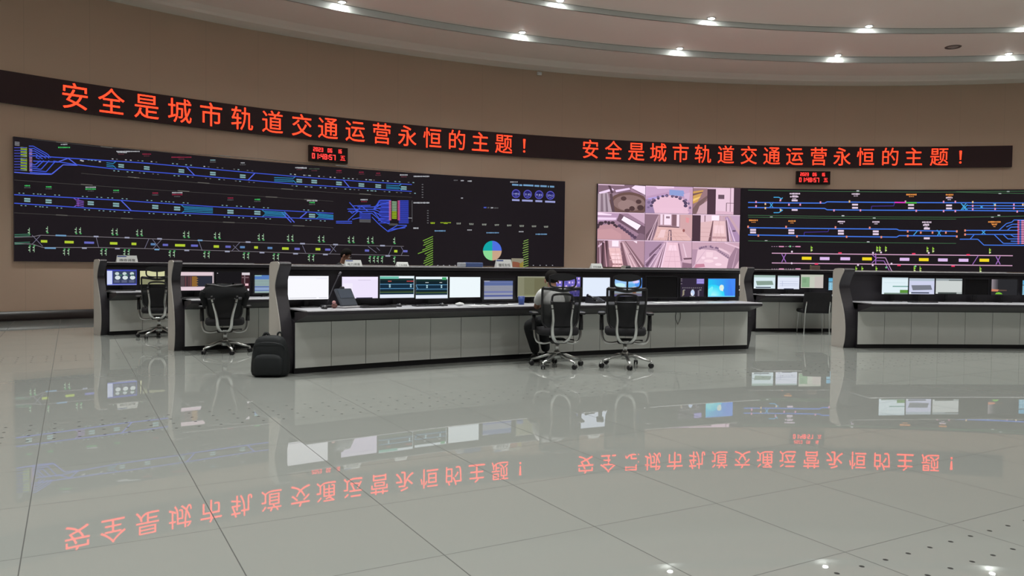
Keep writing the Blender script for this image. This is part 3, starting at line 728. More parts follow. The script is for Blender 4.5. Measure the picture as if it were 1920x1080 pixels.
tile(1, 0, [([(0, 0), (1, 0), (1, .3), (.5, .2), (0, .4)], (196, 164, 196)), ([(.2, .02), (.6, 0), (.6, .06), (.25, .1)], (232, 206, 232)), ([(.5, .12), (.8, .14), (.84, .36), (.5, .32)], (130, 160, 216)), ([(.05, .46), (.46, .3), (.46, .36), (.07, .54)], (170, 160, 226)),
     (('e', .52, .8, .44, .46), (226, 190, 206)), (('r', .3, .8, .8, 1), (228, 192, 208)), ([(0, .5), (.12, .5), (.2, 1), (0, 1)], (150, 130, 168)), ([(.92, .1), (1, .05), (1, 1), (.9, .9)], (196, 160, 184)), ([(.8, .28), (.94, .2), (.92, .5), (.84, .5)], (206, 176, 204))]
     + dots(.5, .72, .36, .36, 180, 0, 12, (82, 70, 100)) + dots(.5, .74, .44, .4, 185, -5, 10, (120, 104, 140), .03), (186, 152, 186))
tile(2, 0, [([(0, 0), (.3, 0), (.3, 1), (0, 1)], (150, 118, 120)), ([(0, .16), (.22, .1), (.1, .54), (0, .62)], (206, 160, 70)), ([(0, .24), (.2, .16), (.2, .2), (0, .32)], (120, 90, 80)), ([(0, .44), (.16, .34), (.14, .4), (0, .54)], (236, 200, 100)), ([(.1, .56), (.3, .3), (.3, .4), (.06, 1), (0, 1), (0, .8)], (120, 96, 92)), ([(.14, .7), (.3, .5), (.3, 1), (.08, 1)], (200, 170, 176)),
     (('r', .3, .06, .48, 1), (76, 56, 66)), (('r', .48, 0, .86, 1), (226, 198, 212)), (('r', .53, .26, .66, .42), (104, 84, 96)), (('r', .78, 0, .8, .9), (170, 140, 156)), ([(.7, .56), (.86, .56), (.86, .58), (.7, .58)], (110, 88, 98)), (('r', .7, .56, .715, 1), (110, 88, 98)), (('r', .86, 0, 1, 1), (70, 54, 62)), ([(.48, .86), (.86, .9), (.86, 1), (.48, 1)], (216, 180, 196))], (190, 160, 176))
tile(0, 1, [([(0, 0), (.5, 0), (.42, .3), (0, .36)], (180, 150, 180)), ([(0, .02), (.3, .08), (.28, .12), (0, .12)], (240, 222, 240)), ([(0, .2), (.4, .2), (.38, .28), (0, .3)], (232, 212, 236)), ([(.46, .04), (1, .5), (1, .9), (.4, .3)], (110, 86, 100)), ([(.55, .14), (.92, .46), (.84, .64), (.5, .28)], (246, 240, 246)), ([(.6, 0), (1, 0), (1, .4)], (200, 170, 190)),
     ([(0, .5), (.36, .42), (.62, .62), (.72, 1), (0, 1)], (186, 142, 146)), ([(0, .66), (.3, .6), (.5, .8), (.5, 1), (0, 1)], (196, 150, 152)), ([(.76, 1), (.9, .74), (1, .8), (1, 1)], (130, 104, 120))] + dots(.2, .58, .22, .2, 170, 20, 9, (70, 56, 64), .04) + [(('e', .46+.055*i, .5+.068*i, .04, .06), (88, 70, 92)) for i in range(7)], (156, 126, 146))
tile(1, 1, [([(0, 0), (.28, 0), (.26, .6), (.16, 1), (0, 1)], (140, 112, 126)), ([(.02, .8), (.24, .3), (.26, .34), (.14, 1), (.02, 1)], (110, 86, 98)), (('r', .28, 0, .74, .5), (176, 146, 154)), (('r', .4, 0, .55, .42), (240, 226, 236)), (('r', .44, .1, .52, .18), (150, 128, 140)), (('r', .57, .02, .66, .46), (128, 98, 104)), (('r', .32, 0, .37, .42), (232, 214, 226)), (('r', .67, 0, .72, .5), (240, 222, 230)), ([(.74, 0), (1, 0), (1, .92), (.74, .52)], (204, 164, 160)), ([(.86, .12), (.94, .16), (.92, .34), (.86, .3)], (224, 150, 150)),
     ([(.26, .48), (.76, .54), (.98, .92), (.96, 1), (.18, 1)], (222, 182, 172)), ([(.28, .46), (.72, .48), (.72, .52), (.28, .5)], (110, 82, 88)), ([(.5, .6), (.56, .6), (.57, 1), (.54, 1), (.535, .64), (.51, .64), (.5, 1), (.48, 1)], (116, 92, 104)), *fan(.5, .5, [(.3, 1), (.44, 1), (.68, 1), (.84, 1)], (202, 160, 150), .002, .005), *[(('r', .3-.04*k, .58+.13*k, .78+.06*k, .588+.135*k), (204, 162, 152)) for k in range(3)], *fan(.27, .1, [(.05, 1), (.12, 1)], (206, 178, 190)), (('e', .82, .62, .025, .06), (150, 90, 84)), ([(.34, .6), (.44, .6), (.4, .9), (.26, .9)], (232, 200, 196))], (196, 164, 168))
tile(2, 1, [(('r', 0, 0, .17, 1), (72, 54, 62)), ([(.17, 0), (.42, 0), (.42, .26), (.17, .3)], (222, 196, 206)), (('r', .4, 0, .56, .22), (246, 236, 242)), (('r', .25, .02, .27, .28), (140, 110, 118)), ([(.17, .3), (.42, .24), (.36, 1), (.17, 1)], (218, 184, 180)), ([(.42, .24), (.44, .24), (.4, 1), (.34, 1)], (120, 88, 92)), ([(.44, .24), (.68, .24), (.72, 1), (.42, 1)], (226, 192, 188)), ([(.46, .4), (.66, .4), (.67, .7), (.46, .7)], (236, 206, 206)), ([(.42, .82), (.72, .82), (.72, .9), (.42, .9)], (190, 150, 150)),
     ([(.68, .1), (.74, .06), (1, .78), (1, 1), (.86, 1)], (168, 140, 176)), ([(.7, .2), (.72, .2), (.82, 1), (.74, 1)], (100, 74, 86)), ([(.78, 0), (1, 0), (1, .6)], (190, 160, 186)), *fan(.56, .24, [(.5, 1), (.62, 1)], (204, 166, 162), .002, .005), *fan(.72, .1, [(.9, 1), (.8, 1)], (222, 198, 220)), *[(('r', .17, .5+.16*k, .38, .51+.165*k), (198, 160, 156)) for k in range(3)], (('e', .88, .6, .04, .03), (96, 76, 96)), (('r', .6, 0, .63, .22), (200, 168, 180))], (196, 164, 172))
tile(0, 2, [([(0, 0), (.22, 0), (.3, 1), (0, 1)], (120, 90, 98)), ([(.02, .22), (.14, .06), (.16, .1), (.02, .3)], (210, 180, 200)), (('r', .1, .1, .14, 1), (78, 56, 64)), (('r', .17, 0, .21, 1), (84, 60, 66)), (('r', .24, 0, .5, .3), (206, 176, 186)), (('r', .31, .02, .45, .25), (246, 234, 240)), ([(.24, .3), (.48, .3), (.56, 1), (.32, 1)], (232, 192, 188)), ([(.3, .5), (.46, .5), (.5, .86), (.33, .86)], (242, 210, 208)), ([(.24, .4), (.34, .9), (.32, 1), (.26, 1)], (150, 112, 116)),
     ([(.48, .1), (.52, .1), (.66, 1), (.56, 1)], (122, 90, 98)), ([(.52, .08), (.56, .06), (.86, 1), (.68, 1)], (190, 154, 160)), ([(.56, .06), (.6, .04), (1, .94), (1, 1), (.88, 1)], (132, 100, 108)), ([(.6, 0), (1, 0), (1, .88)], (178, 142, 154)), ([(.76, .04), (.84, .04), (.84, .12)], (246, 232, 240)), (('e', .68, .52, .03, .02), (110, 84, 96)), (('r', .3, .88, .54, .92), (150, 104, 106))]
     + fan(.53, .08, [(.74, 1), (.82, 1)], (224, 196, 200)) + fan(.57, .05, [(.95, 1)], (214, 184, 190)) + fan(.38, .3, [(.38, 1), (.46, 1)], (206, 164, 164), .002, .006) + [(('r', .27, .44+.14*k, .53, .45+.15*k), (206, 164, 162)) for k in range(3)] + fan(.15, .0, [(.2, 1)], (196, 150, 160)) + fan(.05, .1, [(.07, 1)], (206, 176, 190)), (176, 142, 152))
tile(1, 2, [([(0, 0), (.42, 0), (.16, 1), (0, 1)], (166, 138, 164)), ([(.1, .5), (.34, .1), (.36, .14), (.1, .7)], (120, 94, 116)), ([(.02, .9), (.2, .5), (.22, .54), (.06, 1)], (112, 86, 108)), ([(.42, .06), (.46, .06), (.36, 1), (.26, 1)], (134, 100, 118)), ([(.46, .04), (.48, .04), (.42, .6), (.38, 1), (.34, 1)], (236, 206, 222)), ([(.48, .06), (.7, .06), (.78, 1), (.38, 1)], (232, 196, 206)), ([(.52, .16), (.66, .16), (.68, .36), (.5, .36)], (242, 214, 224)),
     ([(.72, 0), (1, 0), (1, 1), (.84, .86)], (204, 170, 184)), ([(.7, .1), (.73, .1), (.8, .7), (.78, .8)], (150, 118, 136)), ([(.82, .64), (1, .62), (1, .68), (.84, .7)], (110, 82, 96)), ([(.8, .8), (1, .84), (1, 1), (.8, 1)], (140, 108, 126)), (('e', .3, .28, .03, .02), (104, 80, 100)), (('e', .22, .52, .03, .02), (104, 80, 100))]
     + fan(.44, .05, [(.1, 1), (.2, 1), (.3, 1)], (222, 196, 214)) + fan(.42, .05, [(.02, .8)], (206, 176, 200)) + fan(.6, .06, [(.5, 1), (.66, 1)], (214, 176, 188), .002, .005) + [(('r', .46-.02*k, .4+.18*k, .74+.02*k, .41+.185*k), (214, 176, 188)) for k in range(3)] + [([(.8, .1), (.82, .1), (.9, .6), (.87, .6)], (226, 200, 212))], (196, 162, 180))
tile(2, 2, [([(0, 0), (1, 0), (1, .5), (.5, .2), (0, .3)], (196, 162, 176)), (('e', .42, .72, .44, .52), (226, 196, 206)), ([(0, .3), (.12, .3), (.06, 1), (0, 1)], (176, 144, 164)), ([(.14, .2), (.4, .14), (.8, .5), (.78, .66), (.5, .34), (.14, .28)], (178, 150, 168)), ([(.78, .62), (.92, .2), (1, .2), (1, .7), (.9, 1), (.74, 1)], (156, 126, 144)), (('r', .3, .4, .44, .6), (236, 210, 216)), (('e', .36, .74, .1, .06), (238, 214, 218)), ([(.08, .86), (.26, .84), (.28, .96), (.06, 1)], (196, 130, 150)), ([(.7, .02), (1, .2), (1, .26), (.68, .06)], (220, 190, 204)), (('e', .5, .62, .05, .04), (246, 224, 228)), (('e', .56, .86, .07, .05), (244, 220, 226)), (('e', .24, .62, .04, .05), (240, 214, 222)), *fan(.3, .3, [(.02, 1)], (206, 176, 192)), *fan(.95, .3, [(.86, 1)], (186, 156, 174))]
     + dots(.34, .3, .2, .1, 160, 20, 8, (128, 104, 130), .025) + [(('e', .56+.04*i, .34+.05*i, .022, .03), (136, 112, 134)) for i in range(6)], (206, 174, 186))
w.build('camera_pictures', M_screen, VC)

# ------------------------------------------------------------------ control desks (gently curved rows)
DZ, LZ = .735, 1.222                # worktop and ledge heights
class Desk:
    def __init__(s, start, ang, L, T, label, n_panels, right_end=True, Rad=22.7, group=None, s_from=0.0):
        s.R = Rad; s.th0 = R(ang); s.L = L
        s.c = (start[0]-Rad*sin(s.th0), start[1]-Rad*cos(s.th0))
        mid = s.P(L/2, .1, 0)
        s.base = mid
        t = s.t = thing('control_desk', label, 'control desk', mid, 0, 'control desks in curved rows')
        n = max(6, int(L*4))
        s.sweep([(.0, .06), (.39, .06), (.39, DZ-.03), (.0, .585)], .0, L, n, 'carcass', M_black)
        s.sweep([(.012, 0), (.37, 0), (.37, .062), (.012, .062)], .0, L, n, 'kick_base', M_blk2)
        s.sweep([(-.362, .694), (-.352, .684), (.006, .583), (.006, .70), (-.33, .724), (-.36, .728)], .0, L, n, 'desk_edge', M_black)
        s.sweep([(-.362, .722), (.37, .722), (.37, DZ), (-.352, DZ)], .0, L, n, 'worktop', M_desk)
        s.sweep([(.37, .70), (.41, .70), (.46, LZ-.04), (.46, LZ-.012), (.35, LZ-.012), (.35, LZ-.05), (.37, LZ-.06)], .0, L+.10*(right_end == 'leg'), n, 'back_panel', M_black)
        s.sweep([(.345, LZ-.012), (.47, LZ-.012), (.47, LZ), (.348, LZ), (.345, LZ-.003)], .0, L+.10*(right_end == 'leg'), n, 'ledge', M_cap)
        w_ = L/n_panels
        for i in range(n_panels):
            s.sweep([(-.012, .066), (.004, .066), (.004, .582), (-.012, .582)], i*w_+.0035, (i+1)*w_-.0035, 2, 'front_panel', M_white)
        prof = [(.085, 0), (.055, .08), (.04, .15), (.03, .28), (.045, .43), (.085, .59), (.15, .75), (.215, .9), (.235, .98), (.21, 1.06), (.155, 1.15), (.115, 1.2), (.1, 1.235), (.125, 1.26), (.2, 1.268), (.35, 1.262), (.4, 1.24), (.42, 1.19), (.42, 0)]
        prof = [(p_.x, max(0, p_.z)) for p_ in smooth_path([(d, 0, z) for d, z in prof[:-1]], 4)]+[prof[-1]]
        for a, b, go in ((-T, -.001, True), (L+.001, L+T, right_end)):
            if not go: continue
            if go == 'leg':
                s.sweep([(.06, 0), (.02, .12), (-.005, .25), (-.01, .4), (.01, .5), (-.01, .6), (.0, .69), (.40, .69), (.40, 0)], L+.001, L+.075, 2, 'end_panel', M_black); continue
            o = s.sweep(prof, a, b, 2, 'end_panel', M_black)
            q = [(d+(.006 if k < 56 else -.004), z) for k, (d, z) in enumerate(prof)]
            m_ = s.sweep(q, a-.008, a-.0005, 1, 'end_cover', M_cover) if a < 0 else s.sweep(q, b+.0005, b+.008, 1, 'end_cover', M_cover)
            m_.parent = o
    def P(s, q, d, z):
        th = s.th0+q/s.R
        return Vector((s.c[0]+(s.R+d)*sin(th), s.c[1]+(s.R+d)*cos(th), z))
    def rz(s, q): return -(s.th0+q/s.R)
    def sweep(s, prof, a, b, n, name, material):
        m_ = MB(); k = len(prof); v = []
        for i in range(n+1):
            q = a+(b-a)*i/n
            v += [s.P(q, d, z) for d, z in prof]
        f = [(i*k+j, (i+1)*k+j, (i+1)*k+(j+1) % k, i*k+(j+1) % k) for i in range(n) for j in range(k)]
        f += [tuple(range(k)), tuple(n*k+j for j in range(k-1, -1, -1))]
        m_.add(v, f); return m_.build(name, material, s.t, s.base)
    def s_at(s, x, y, d):
        p = on_circle(x, y, s.c, s.R+d); th = math.atan2(p.x-s.c[0], p.y-s.c[1])
        return (th-s.th0)*s.R, p.z

D_main = Desk((-2.44, 8.75), -36.9, 6.92, .135, 'long curved control desk with white front panels in the middle, nearest row', 16, 'leg')
D_right = Desk((5.48, 12.32), -8.65, 6.4, .18, 'curved control desk with white front panels running out past the right edge', 14)
D_left2 = Desk((-4.56, 10.84), -36.0, 4.6, .115, 'control desk in the second row, half hidden behind the long middle desk', 9, False)
D_left3 = Desk((-6.70, 12.95), -44.0, 2.6, .11, 'control desk farthest left in the third row, beside bare beige wall', 5, False)
D_right2 = Desk((4.80, 15.28), -8.3, 5.2, .15, 'control desk in the second row, behind the right front desk', 11, False)
D_right3 = Desk((2.75, 17.85), -11.0, 3.0, .12, 'farthest control desk, only a sliver seen through the gap between desks', 6, False)

# ------------------------------------------------------------------ monitors
def lr(c): return lin(c)
class Pic:
    """flat lit shapes on a screen, u to the right and v down, both 0..1"""
    def __init__(s, w, h, y=-.0012): s.m = MB(); s.w = w; s.h = h; s.y = y; s.k = 0
    def poly(s, pts, col):
        s.k += 1; y = s.y-.00012*s.k; pts = [(min(1, max(0, u)), min(1, max(0, v))) for u, v in pts]
        s.m.add([((u-.5)*s.w, y, (.5-v)*s.h) for u, v in pts], [tuple(range(len(pts)))], lin(col)); return s
    def rect(s, u0, v0, u1, v1, col): return s.poly([(u0, v0), (u0, v1), (u1, v1), (u1, v0)], col)
    def disc(s, u, v, ru, rv, col): return s.poly([(u+ru*cos(2*PI*i/18), v-rv*sin(2*PI*i/18)) for i in range(18)], col)
    def grad(s, u0, v0, u1, v1, c0, c1, n=10):
        for i in range(n):
            t = i/(n-1); s.rect(u0+(u1-u0)*i/n, v0, u0+(u1-u0)*(i+1)/n, v1, tuple(a+(b-a)*t for a, b in zip(c0, c1)))
        return s

def monitor(D, x0, y0, x1, y1, paint, label, d=.24, bez=.010, thick=False, glow=True, group='monitors on the control desks', yaw=0.0):
    ym = (y0+y1)/2
    s0, _ = D.s_at(x0, ym, d); s1, _ = D.s_at(x1, ym, d); sm = (s0+s1)/2
    zt = D.s_at((x0+x1)/2, y0, d)[1]; zb = D.s_at((x0+x1)/2, y1, d)[1]
    p0, p1 = D.P(s0, d, 0), D.P(s1, d, 0); w_ = (p1-p0).length; h_ = zt-zb
    base = D.P(sm, d, DZ)
    t = thing('monitor', label, 'monitor', base, D.rz(sm)+yaw, group)
    zc = (zt+zb)/2-DZ
    m_ = MB(); e = bez
    hw, hh = w_/2, h_/2
    # bezel ring in front of the back shell
    for a in ((-hw-e, -hw, zc-hh-e, zc+hh+e), (hw, hw+e, zc-hh-e, zc+hh+e), (-hw, hw, zc+hh, zc+hh+e), (-hw, hw, zc-hh-e, zc-hh)):
        m_.box(a[0], a[1], -.004, .012, a[2], a[3])
    m_.box(-hw-e, hw+e, .012, .035, zc-hh-e, zc+hh+e, .008); m_.box(-hw*.6, hw*.6, .035, .05, zc-hh*.6, zc+hh*.6, .01)
    m_.build('bezel', M_blk2, t)
    p = Pic(w_, h_, .008); paint(p)
    if p.k:
        for i, q in enumerate(p.m.v): p.m.v[i] = (q[0], q[1], q[2]+zc)
        p.m.build('screen', M_glow if glow else M_screen, t)
    else:
        MB().box(-hw, hw, .006, .012, zc-hh, zc+hh).build('screen', M_off, t)
    MB().box(-.03, .03, .052, .07, .008, zc, .006).build('stand', M_blk2, t)
    MB().box(-.11, .11, -.045, .11, .0, .012, .006).build('foot', M_blk2, t)
    return t

def p_white(c, lines=True, tint=(225, 225, 240)):
    def f(p):
        p.rect(0, 0, 1, 1, c)
        if lines:
            p.rect(.03, .06, .97, .075, tint); p.rect(.7, .11, .97, .125, tint); p.rect(.05, .93, .7, .945, (150, 150, 165)); p.rect(.76, .93, .97, .945, (150, 150, 165))
    return f
def p_lilac(p):
    p.rect(0, 0, 1, 1, (238, 228, 252)); p.rect(.05, .04, .98, .12, (242, 236, 254)); p.rect(.45, .14, .8, .17, (214, 204, 228)); p.rect(.4, .96, .85, 1, (60, 58, 80)); p.rect(.05, .3, .3, .9, (244, 236, 254))
def p_track(right):
    def f(p):
        p.rect(0, 0, 1, 1, (22, 44, 62)); p.rect(0, 0, 1, .11, (232, 244, 250)); p.rect(0, .11, 1, .2, (30, 52, 50))
        if not right: p.rect(0, .02, .55, .13, (110, 190, 170))
        else: p.rect(.82, .02, .96, .14, (70, 170, 110))
        p.rect(0, .2, 1, .34, (20, 36, 44)); p.rect(0, .36, 1, .385, (92, 150, 190)); p.rect(0, .56, 1, .585, (92, 150, 190))
        for u in (.27, .88) if not right else (.33, .78): p.rect(u, .38, u+.045, .44, (170, 210, 220)); p.rect(u, .46, u+.045, .52, (170, 210, 220))
        p.rect(.24, .22, .34, .26, (190, 90, 80)) if not right else p.rect(.3, .25, .4, .28, (190, 200, 200))
        p.rect(.78, .22, .98, .26, (190, 70, 70)) if not right else p.rect(.74, .25, .82, .28, (190, 200, 200))
        if right: p.poly([(.0, .38), (.02, .38), (.09, .57), (.07, .57)], (92, 150, 190))
        p.rect(0, .66, 1, .72, (30, 44, 40)); p.rect(0, .72, 1, .76, (78, 100, 60)); p.rect(0, .84, 1, 1, (228, 236, 250))
        p.rect(0, .0, .012, 1, (190, 210, 220)); p.rect(.988, 0, 1, 1, (200, 220, 225))
    return f
def p_table(p):
    p.rect(0, 0, 1, 1, (150, 154, 170)); p.rect(0, 0, 1, .26, (92, 108, 156)); p.rect(0, .0, .2, .04, (180, 184, 200)); p.rect(0, .06, 1, .1, (110, 120, 164))
    for i in range(6): p.rect(0, .3+i*.055, 1, .325+i*.055, (128, 132, 146))
    p.rect(0, .56, 1, .66, (112, 120, 168)); p.rect(0, .77, 1, .86, (84, 94, 152)); p.rect(0, .9, 1, .97, (160, 164, 184))
def p_khaki(p):
    p.rect(0, 0, 1, 1, (118, 118, 92)); p.rect(0, 0, .2, 1, (132, 132, 108)); p.rect(.5, .1, 1, .9, (110, 108, 82)); p.rect(0, 0, 1, .05, (150, 150, 130)); p.rect(0, .9, .6, 1, (134, 136, 104)); p.rect(0, .97, 1, 1, (160, 160, 140))
def p_violet(p):
    p.rect(0, 0, 1, 1, (110, 100, 190))
    for i in range(8):
        for j in range(5): p.rect(i/8+.02, j/5+.03, i/8+.09, j/5+.13, random.choice([(190, 170, 235), (80, 80, 160), (226, 196, 238)]))
def p_sky(p):
    p.rect(0, 0, 1, 1, (196, 220, 246))
    for i in range(10): p.rect(0, i/10, 1, (i+1)/10, (130+i*11, 185+i*6, 246))
    p.disc(.2, .4, .2, .12, (196, 240, 244)); p.disc(.3, .62, .24, .14, (214, 232, 246)); p.disc(.6, .42, .18, .12, (110, 180, 232)); p.disc(.9, .3, .16, .3, (84, 150, 240)); p.disc(.78, .2, .12, .1, (220, 206, 248)); p.disc(.75, .62, .18, .14, (226, 226, 248))
    p.poly([(.66, .84), (.69, .66), (.73, .58), (.78, .68), (.8, .84)], (206, 150, 116)); p.rect(0, .84, 1, 1, (196, 180, 190)); p.rect(0, .9, 1, 1, (150, 150, 214)); p.rect(.35, .93, 1, 1, (176, 172, 200))
def p_dash(p):
    p.rect(0, 0, 1, 1, (50, 42, 58))
    for v in (.02, .12, .28): p.rect(.0, v, .08, v+.035, (140, 130, 140))
    for i in range(10): p.rect(.1+i*.085, .5, .13+i*.085, .545, (160, 155, 160))
    p.rect(.68, .02, 1, .3, (130, 116, 200)); p.rect(.7, .06, .98, .1, (190, 180, 232)); p.rect(.7, .16, .98, .26, (160, 150, 222))
    for u, v in ((.12, .62), (.48, .6), (.8, .62)): p.rect(u, v, u+.09, v+.04, (150, 150, 150))
    p.disc(.52, .8, .085, .17, (196, 214, 244)); p.poly([(.52, .8), (.435, .8), (.45, .92), (.52, .97)], (236, 236, 246))
    p.poly([(.1, .66), (.17, .66), (.17, .9), (.08, 1), (.1, .85)], (150, 140, 120)); p.rect(.74, .66, .8, .98, (120, 110, 125)); p.rect(.4, .97, .62, 1, (140, 140, 140))
def p_desktop(p):
    for i in range(12): p.rect(i/12, 0, (i+1)/12, 1, (40+i*3, 200-i*7, 244))
    for i in range(7): p.disc(.2, .95-.0*i, .42-i*.05, .62-i*.08, (50+i*18, 214+i*5, 250))
    for u0, v0 in ((0, .9),): p.poly([(0, .62), (.16, .42), (.2, .5), (.1, 1), (0, 1)], (120, 240, 250))
    p.rect(0, 0, 1, .05, (74, 150, 240)); p.poly([(.8, 0), (1, 0), (1, 1), (.93, 1)], (72, 140, 246)); p.rect(0, .95, 1, 1, (110, 206, 250))
    for (a, b, c, d_), cc in (((.44, .34, .5, .5), (250, 226, 206)), ((.51, .36, .57, .5), (226, 248, 206)), ((.45, .52, .5, .68), (214, 240, 250)), ((.51, .52, .56, .7), (250, 246, 206))):
        p.poly([(a, b+.03), (c, b), (c-.008, d_), (a+.008, d_-.02)], cc)
    p.disc(.5, .5, .085, .17, (206, 240, 240)); 
    for (a, b, c, d_), cc in (((.45, .38, .495, .5), (250, 232, 214)), ((.505, .39, .55, .5), (232, 250, 214)), ((.455, .52, .495, .63), (220, 242, 252)), ((.505, .52, .545, .65), (252, 248, 214))):
        p.poly([(a, b+.02), (c, b), (c-.006, d_), (a+.006, d_-.02)], cc)
def p_off(p): pass

MG = 'monitors on the long middle desk'
mon = monitor
mon(D_main, 539.5, 517.5, 616.5, 561.5, p_white((250, 250, 255)), 'white-lit monitor beside the left end of the long middle desk', group=MG)
mon(D_main, 641, 519, 709, 559.5, p_lilac, 'pale lilac-lit monitor behind the tilted desk terminal', group=MG)
mon(D_main, 712, 517.5, 777, 558.5, p_track(False), 'monitor with dark track diagram, left of the two, teal title bar', bez=.007, group=MG)
mon(D_main, 779.5, 519, 840, 559.5, p_track(True), 'monitor with dark track diagram, right of the two, green mark in title bar', bez=.007, group=MG)
mon(D_main, 843, 519.5, 901, 557.5, p_white((238, 248, 252), False), 'plain bluish-white monitor left of the thick-framed monitor', group=MG)
mon(D_main, 907.5, 526.5, 962, 561, p_table, 'monitor in thick dark frame showing a blue and grey table', bez=.03, group=MG)
mon(D_main, 970.5, 518.5, 1034, 556.5, p_khaki, 'dim olive-lit monitor left of the seated person', group=MG)
mon(D_main, 1042, 519.5, 1088.5, 556, p_violet, 'violet-patterned monitor hidden behind the seated person and chair headrest', group=MG)
mon(D_main, 1092.5, 520.5, 1144, 555.5, p_white((226, 236, 252), False), 'pale blue-white monitor between the two mesh chairs', group=MG)
mon(D_main, 1152, 521, 1204, 555.5, p_sky, 'monitor with blue sky picture seen through the empty chair headrest', group=MG)
mon(D_main, 1212, 519, 1270, 557.5, p_off, 'switched-off black monitor right of the empty mesh chair', group=MG)
mon(D_main, 1276, 522, 1320.5, 556, p_dash, 'dark dashboard monitor with small round white chart', group=MG)
mon(D_main, 1327.5, 522.5, 1379, 556.5, p_desktop, 'bright blue desktop monitor beside the right end of the long middle desk', group=MG)

def p_wave(p):
    p.rect(0, 0, 1, 1, (60, 50, 56)); p.rect(0, 0, 1, .2, (222, 200, 208)); p.rect(0, .8, 1, 1, (226, 204, 214)); p.rect(.96, 0, 1, 1, (196, 180, 186)); p.rect(0, 0, .02, 1, (180, 160, 164))
    p.rect(.04, .24, .14, .78, (76, 66, 70)); p.rect(.16, .24, .2, .78, (96, 60, 66)); p.rect(.24, .24, .3, .78, (84, 56, 60)); p.rect(.31, .24, .345, .78, (110, 72, 74)); p.rect(.36, .24, .5, .78, (140, 100, 50)); p.rect(.52, .24, .96, .78, (44, 46, 58))
    for v in (.3, .42, .55, .68): p.poly([(.5, v), (.55, v+.04), (.5, v+.08)], (150, 110, 60))
def p_darkmarks(p):
    p.rect(0, 0, 1, 1, (27, 25, 28)); p.rect(.02, .02, .05, .06, (170, 170, 175))
    for i in range(5): p.poly([(.09+i*.09, .63), (.16+i*.09, .63), (.12+i*.09, .74)], (150, 165, 170))
    p.rect(.08, .61, .54, .65, (130, 145, 150)); p.rect(.6, .62, .72, .66, (120, 125, 130)); p.rect(.74, .0, 1, 1, (58, 34, 40)); p.rect(.76, .0, 1, .14, (216, 206, 212)); p.rect(.83, .14, .86, .6, (130, 110, 116)); p.rect(.76, .24, .97, .3, (120, 96, 102))
    p.rect(.86, .6, .96, .72, (236, 190, 200)); p.rect(.93, .88, .98, 1, (220, 214, 220))
def p_bluegreen(p):
    p.rect(0, 0, 1, 1, (150, 172, 168)); p.rect(0, 0, 1, .24, (86, 124, 184)); p.rect(.0, .0, .25, .06, (150, 190, 190))
    for i in range(5): p.rect(0, .28+i*.08, 1, .31+i*.08, (122, 144, 150))
    p.rect(0, .62, 1, .7, (96, 116, 170)); p.rect(0, .72, 1, .82, (140, 160, 204)); p.rect(0, .84, 1, .9, (100, 120, 176))
LG2 = 'monitors on the second-row left desk'
mon(D_left2, 336.5, 510, 401, 544.5, p_wave, 'monitor with white bars and brown chart, left end of second-row desk', group=LG2)
mon(D_left2, 406, 511, 468.5, 545.5, p_darkmarks, 'near-black monitor with row of white marks above the chair with the jacket', group=LG2)
mon(D_left2, 477.5, 516, 530, 549, p_bluegreen, 'blue-green table monitor in dark frame, cut off by the white desk end', bez=.025, group=LG2)
def p_cctvblue(p):
    p.rect(0, 0, 1, 1, (62, 70, 170)); p.rect(0, .08, .18, .95, (206, 214, 244)); p.rect(.2, .1, .98, .9, (58, 66, 92)); p.rect(0, .94, 1, 1, (130, 140, 220))
    for i in range(3):
        p.disc(.34+i*.25, .26, .07, .1, (196, 210, 210)); p.disc(.36+i*.25, .52, .09, .13, (214, 224, 226)); p.disc(.46+i*.2, .36, .05, .06, (70, 110, 96)); p.rect(.24+i*.25, .68, .42+i*.25, .84, (90, 96, 126))
mon(D_left3, 200.5, 505.5, 256.5, 534.5, p_cctvblue, 'blue-bordered monitor of small camera pictures on the farthest left desk', group='monitors on the third-row left desk')
mon(D_left3, 262.5, 508, 309, 533, p_white((206, 206, 160), False), 'cream-lit monitor behind the farthest left chair', group='monitors on the third-row left desk')
def p_slant(bg, cc, bar):
    def f(p):
        p.rect(0, 0, 1, 1, bg); p.rect(0, 0, 1, .16, bar); p.poly([(.1, .44), (.86, .42), (.92, .72), (.16, .76)], cc); p.rect(.1, .88, .8, .96, (70, 78, 96)); p.rect(.02, .9, .1, 1, (236, 244, 248))
    return f
def p_sheet(p):
    p.rect(0, 0, 1, 1, (226, 232, 248)); p.rect(0, 0, 1, .12, (166, 186, 186)); 
    for v in (.42, .58, .62, .74): p.rect(.1, v, .95, v+.02, (176, 184, 214))
    p.rect(.22, .4, .24, .8, (176, 184, 214)); p.rect(.02, .9, .1, 1, (240, 240, 250)); p.rect(.3, .95, .75, 1, (60, 66, 90))
def p_halfgreen(p):
    p.rect(0, 0, 1, 1, (196, 200, 186)); p.rect(.04, .18, .4, .95, (136, 172, 136)); p.rect(.62, .1, 1, 1, (196, 188, 182)); p.rect(.0, .0, 1, .14, (190, 194, 180)); p.rect(.1, .3, .25, .6, (126, 160, 126))
def p_cyan(p):
    p.rect(0, 0, 1, 1, (150, 200, 222)); p.rect(0, 0, 1, .28, (92, 168, 206)); p.rect(0, .3, 1, .36, (40, 70, 90))
    for i in range(8):
        for j in range(4): p.rect(i/8+.02, .42+j*.14, i/8+.07, .5+j*.14, (100, 160, 190))
RG2 = 'monitors on the second-row right desk'
mon(D_right2, 1413.5, 516, 1454, 541, p_slant((216, 234, 240), (136, 158, 146), (160, 186, 178)), 'monitor with slanted green panel at left end of second-row desk', group=RG2)
mon(D_right2, 1458, 517, 1499, 542, p_sheet, 'pale monitor with thin table lines between green-marked monitors', group=RG2)
